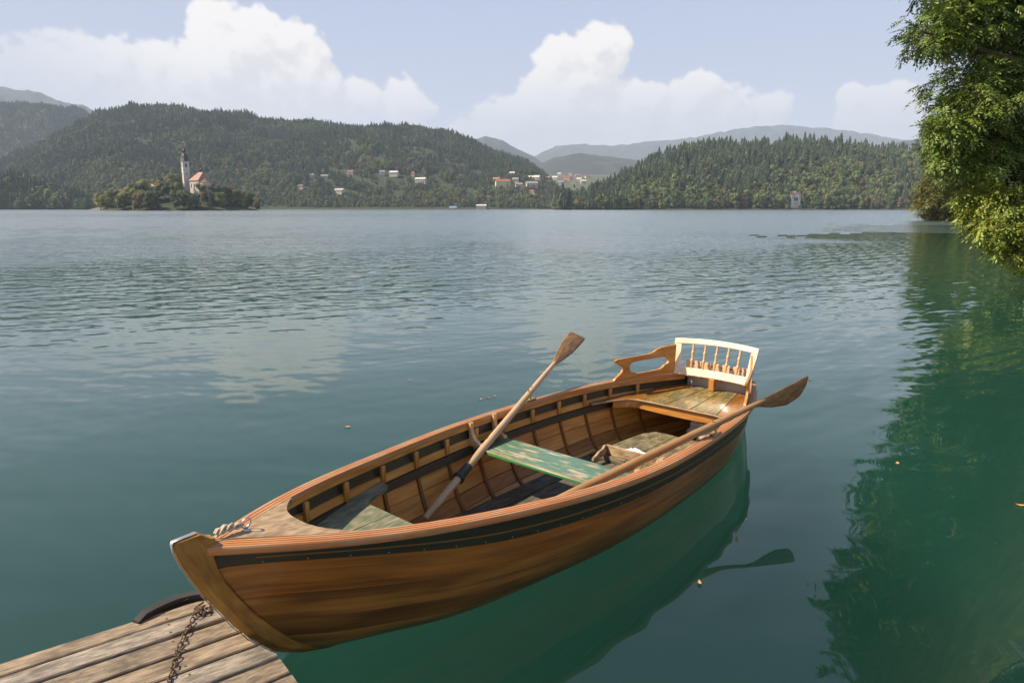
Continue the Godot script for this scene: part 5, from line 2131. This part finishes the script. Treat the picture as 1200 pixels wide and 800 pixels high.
	part(ch, "ridge_turret", loft(rows), M.spire_copper, Transform3D(Basis(), Vector3(16.2, 15.5, 1.4)))
	# the two houses beside it
	house("island_house", "brown roofed house among trees at the island's quay", c + Vector3(-52, 8.5, 10), Vector3(15, 7.0, 9), 5.0, 0.35, M.wall_cream, M.roof_brown, 2, 5)
	house("island_house", "red roofed house just left of the church tower", c + Vector3(-19, 13.5, 5), Vector3(13, 8.0, 9), 4.6, -0.5, M.wall_cream, M.roof_red, 2, 4, true)
	# landing steps at the water
	var quay := thing("stone_steps", "pale stone landing steps at the island's end", "steps", Vector3(Z * (117.0 - 600.0) / 813.4, 0.0, -Z + 6.0))
	for k in 6:
		part(quay, "step", box(Vector3(16.0 - k * 2.0, 0.8, 6.0)), M.wall_white, Transform3D(Basis(), Vector3(1.4 * k, 0.1 + k * 0.8, -k * 0.7)))
	# trees, each a thing
	var r := RandomNumberGenerator.new()
	r.seed = 88
	var n := 0
	for i in 900:
		if n >= 125: break
		var a := r.randf() * TAU
		var f := sqrt(r.randf()) * 0.97
		var p := c + Vector3(cos(a) * 82.0 * f, 0, sin(a) * 46.0 * f)
		p.y = island_y(f) - 0.3
		var local := p - ch.position
		# keep the buildings' fronts open
		if Vector2(local.x - 14.0, local.z - 4.0).length() < 14.0 or Vector2(local.x, local.z).length() < 7.0:
			continue
		if Vector2(p.x - c.x + 52, p.z - c.z - 10).length() < 10.0 or Vector2(p.x - c.x + 19, p.z - c.z - 6).length() < 10.0:
			continue
		if p.x < c.x - 76.0: continue
		var front := p.z > c.z + 5.0
		var hgt := r.randf_range(13.0, 19.0)
		if front and local.x > -6.0 and local.x < 30.0:
			hgt = minf(hgt, 26.0 - p.y)
		if front and (absf(p.x - c.x + 52) < 9.0 or absf(p.x - c.x + 19) < 7.0):
			hgt = minf(hgt, r.randf_range(17.0, 22.0) - p.y)
		if hgt < 7.0:
			continue
		var left := p.x < c.x - 20.0
		var v: int = [2, 2, 0, 2, 1, 4][r.randi() % 6]
		if left:
			v = [1, 3, 0, 3, 1, 2][r.randi() % 6]
		if r.randf() < 0.16 and not left:
			tree("conifer", 0, p, hgt * 1.05, hgt, "on the island around the church", "trees on the island")
		else:
			tree("broad", v, p, hgt * 1.08, hgt * r.randf_range(0.95, 1.25), "on the island around the church", "trees on the island", true)
		n += 1

func island_y(f: float) -> float:
	return 17.0 * (1.0 - smoothstep(0.1, 0.95, f)) + 1.0 - 2.4 * smoothstep(0.9, 1.0, f)

func build_village() -> void:
	building_mats()
	var W := M.wall_white as Material
	var C := M.wall_cream as Material
	var G := M.wall_grey as Material
	# [column, row of the foot, width px, wall height px, roof px, wall, roof, label]
	var hillside := [
		[354, 223, 7, 3.5, 2.0, W, M.roof_brown, "small white house low on the wooded hill nearest the church"],
		[367, 208, 6, 3.0, 2.0, G, M.roof_grey, "grey house high among trees right of the church"],
		[382, 210, 9, 3.0, 2.0, G, M.roof_grey, "wide grey house beside the high grey one"],
		[399, 227, 12, 4.5, 1.6, W, M.roof_pale, "white flat roofed house close to the shore trees"],
		[413, 206, 8, 3.6, 2.4, W, M.roof_red, "pinkish house with red roof on the upper slope"],
		[449, 206, 7, 3.2, 2.0, G, M.roof_grey, "small grey roofed house in the hillside row"],
		[463, 207, 11, 4.0, 2.2, W, M.roof_pale, "white house with pale roof in the hillside row"],
		[485, 207, 4, 2.4, 2.0, C, M.roof_red, "tiny house with orange roof in the hillside row"],
		[494, 216, 14, 5.5, 2.2, W, M.roof_pale, "large white hillside house with pale roof below the row"],
		[573, 233, 8, 2.6, 1.6, C, M.roof_brown, "low cream house just above the shore trees"]]
	for q in hillside:
		var p := hill_at_row(hills.west_hill, q[0], q[1])
		var k := -p.z / 813.4 * 0.86
		keep_clear.append(Vector3(q[0], -p.z, q[2] * 0.62 + 1.5))
		house("hillside_house", q[7], p, Vector3(q[2] * k, q[3] * k * 0.85, q[2] * k * 0.7), q[4] * k, rng.randf_range(-0.35, 0.35), q[5], q[6], 2, 4)
	var village := [
		[582, 214, 9, 4.5, 2.2, W, M.roof_pink, "white house with pink roof at the village's edge"],
		[589, 220, 19, 8.0, 3.0, C, M.roof_red, "big cream building with long red roof"],
		[600, 206, 7, 3.5, 2.0, W, M.roof_pale, "white house standing highest above the red roofed building"],
		[604, 214, 8, 4.0, 2.4, W, M.roof_grey, "white house right of the big red roofed building"],
		[608, 221, 9, 5.0, 2.4, W, M.roof_grey, "grey roofed white house below the village row"],
		[625, 212, 18, 3.4, 2.4, W, M.roof_pale, "long white building with pale roof in the village"],
		[623, 219, 15, 5.5, 2.6, W, M.roof_grey, "wide white building below the long pale roof"],
		[633, 216, 6, 3.0, 2.2, C, M.roof_red, "small red roofed house beside the wide white building"],
		[641, 212, 8, 4.0, 2.2, W, M.roof_pink, "white house with pink roof beside the long building"],
		[623, 228, 8, 3.2, 2.2, C, M.roof_red, "red roofed house standing alone below the village"],
		[650, 211, 7, 3.4, 2.0, W, M.roof_pale, "white house with pale roof in the village's middle"],
		[657, 217, 8, 4.0, 2.0, W, M.roof_grey, "white house with grey roof at the valley's middle"],
		[664, 211, 9, 3.4, 2.2, C, M.roof_red, "cream house with broad red roof in the valley"],
		[672, 216, 6, 3.0, 1.8, W, M.roof_brown, "white house with brown roof before the conifer hill"],
		[683, 215, 7, 3.4, 1.8, W, M.roof_pale, "pale roofed house closest to the conifer hill"],
		[646, 207, 5, 2.2, 1.4, W, M.roof_grey, "small far house behind the village's middle"],
		[655, 205, 5, 2.0, 1.4, W, M.roof_pale, "small far pale roofed house up the valley"],
		[667, 205, 6, 2.0, 1.4, C, M.roof_brown, "small far cream house up the valley"],
		[676, 207, 5, 2.0, 1.4, W, M.roof_pink, "small far house with pink roof up the valley"],
		[636, 206, 5, 2.2, 1.4, W, M.roof_red, "small far house with red roof up the valley"],
		[671, 238, 5, 2.6, 2.0, C, M.roof_pink, "lone cream house near the shore below the village"]]
	var roofs := [["red", M.roof_red], ["grey", M.roof_grey], ["brown", M.roof_brown], ["pale", M.roof_pale], ["pink", M.roof_pink]]
	var spots := [[642, 216, "below the pink roofed house"], [648, 214, "near the village's middle"], [661, 214, "in front of the broad red roof"], [669, 211, "beside the broad red roof"], [678, 212, "near the conifer hill"], [629, 209, "above the long pale roof"], [652, 221, "below the valley's middle"], [663, 207, "up the valley road"], [688, 209, "up the valley by the conifer hill"], [615, 211, "between the big red roof and the long roof"]]
	for i in spots.size():
		var c: Array = roofs[(i * 3 + 1) % 5]
		village.append([spots[i][0], spots[i][1], 5.0 + (i % 3), 2.6, 1.8, W if i % 4 else C, c[1], "little village house with %s roof %s" % [c[0], spots[i][2]]])
	for q in village:
		var p := Vector3.ZERO
		for i in 120:
			var z := 1450.0 * pow(3600.0 / 1450.0, i / 119.0)
			p = Vector3(z * (q[0] - 600.0) / 813.4, valley_y(z), -z)
			if hill_row(p) <= q[1]: break
		if q[0] < 648:
			var on_hill := hill_at_row(hills.west_hill, q[0], q[1])
			if -on_hill.z < -p.z:
				p = on_hill
		keep_clear.append(Vector3(q[0], -p.z, q[2] * 0.62 + 1.5))
		var k := -p.z / 813.4 * 0.86
		house("village_house", q[7], p, Vector3(q[2] * k, q[3] * k * 0.85, q[2] * k * 0.6), q[4] * k, rng.randf_range(-0.4, 0.4), q[5], q[6], 2, 4)
	# boat houses on the far shore
	house("boathouse", "long white boathouse at the far water's edge", Vector3(1330.0 * (564.0 - 600.0) / 813.4, 0.6, -1330.0), Vector3(19, 6.5, 9), 2.2, 0.05, W, M.roof_pale, 1, 6)
	house("boathouse", "low boathouse with blue roof on the far shore", Vector3(1335.0 * (531.0 - 600.0) / 813.4, 0.4, -1335.0), Vector3(13, 3.0, 7), 2.6, 0.0, W, M.roof_blue, 1, 3)
	# villa under the conifer hill
	var k := 990.0 / 813.4
	var v := house("lakeside_villa", "tall timbered villa with steep gables under the conifer hill", Vector3(1006.0 * (930.0 - 600.0) / 813.4, 6.5, -1006.0), Vector3(12.0, 12.0, 9.0), 8.0, 0.12, W, M.roof_brown, 3, 4, true)
	part(v, "timber_storey", box(Vector3(12.3, 3.2, 9.3)), M.wall_timber, Transform3D(Basis(), Vector3(0, 8.6, 0)))
	for s in [-1.0, 1.0]:
		var tur := part(v, "turret", box(Vector3(3.2, 17.0, 3.2)), W, Transform3D(Basis(), Vector3(s * 5.2, 6.0, 4.2)))
		part(tur, "turret_roof", gable(4.4, 4.4, 6.0, 2.15), M.roof_brown, Transform3D(Basis(), Vector3(0, 8.52, 0)))
		tree("broad", 1 if s < 0.0 else 2, Vector3(992.0 * (930.0 + s * 8.0 - 600.0) / 813.4, 0.8, -992.0), 9.0, 9.0, "in front of the timbered villa", "trees along the right shore")
		part(tur, "turret_window", box(Vector3(1.2, 1.8, 0.1)), M.window_glass, Transform3D(Basis(), Vector3(0, 5.0, 1.84)))
	# garden trees between the houses
	var r := RandomNumberGenerator.new()
	r.seed = 66
	for i in 130:
		var x := r.randf_range(572.0, 700.0)
		var z := 1460.0 * pow(2300.0 / 1460.0, pow(r.randf(), 1.6))
		if x > 640.0 and r.randf() < 0.5: z = r.randf_range(1460.0, 1700.0)
		var p := Vector3(z * (x - 600.0) / 813.4, valley_y(z), -z)
		var row := hill_row(p)
		if row < 221.0 and r.randf() < 0.55: continue
		if x < 648.0:
			p = hill_at_row(hills.west_hill, x, minf(row, 236.0))
		if hides_house(x, -p.z): continue
		var kind := "conifer" if r.randf() < 0.25 else "broad"
		tree(kind, r.randi() % 4, p, r.randf_range(9.0, 17.0), r.randf_range(10.0, 14.0), "between the village houses in the valley", "trees in the village valley")
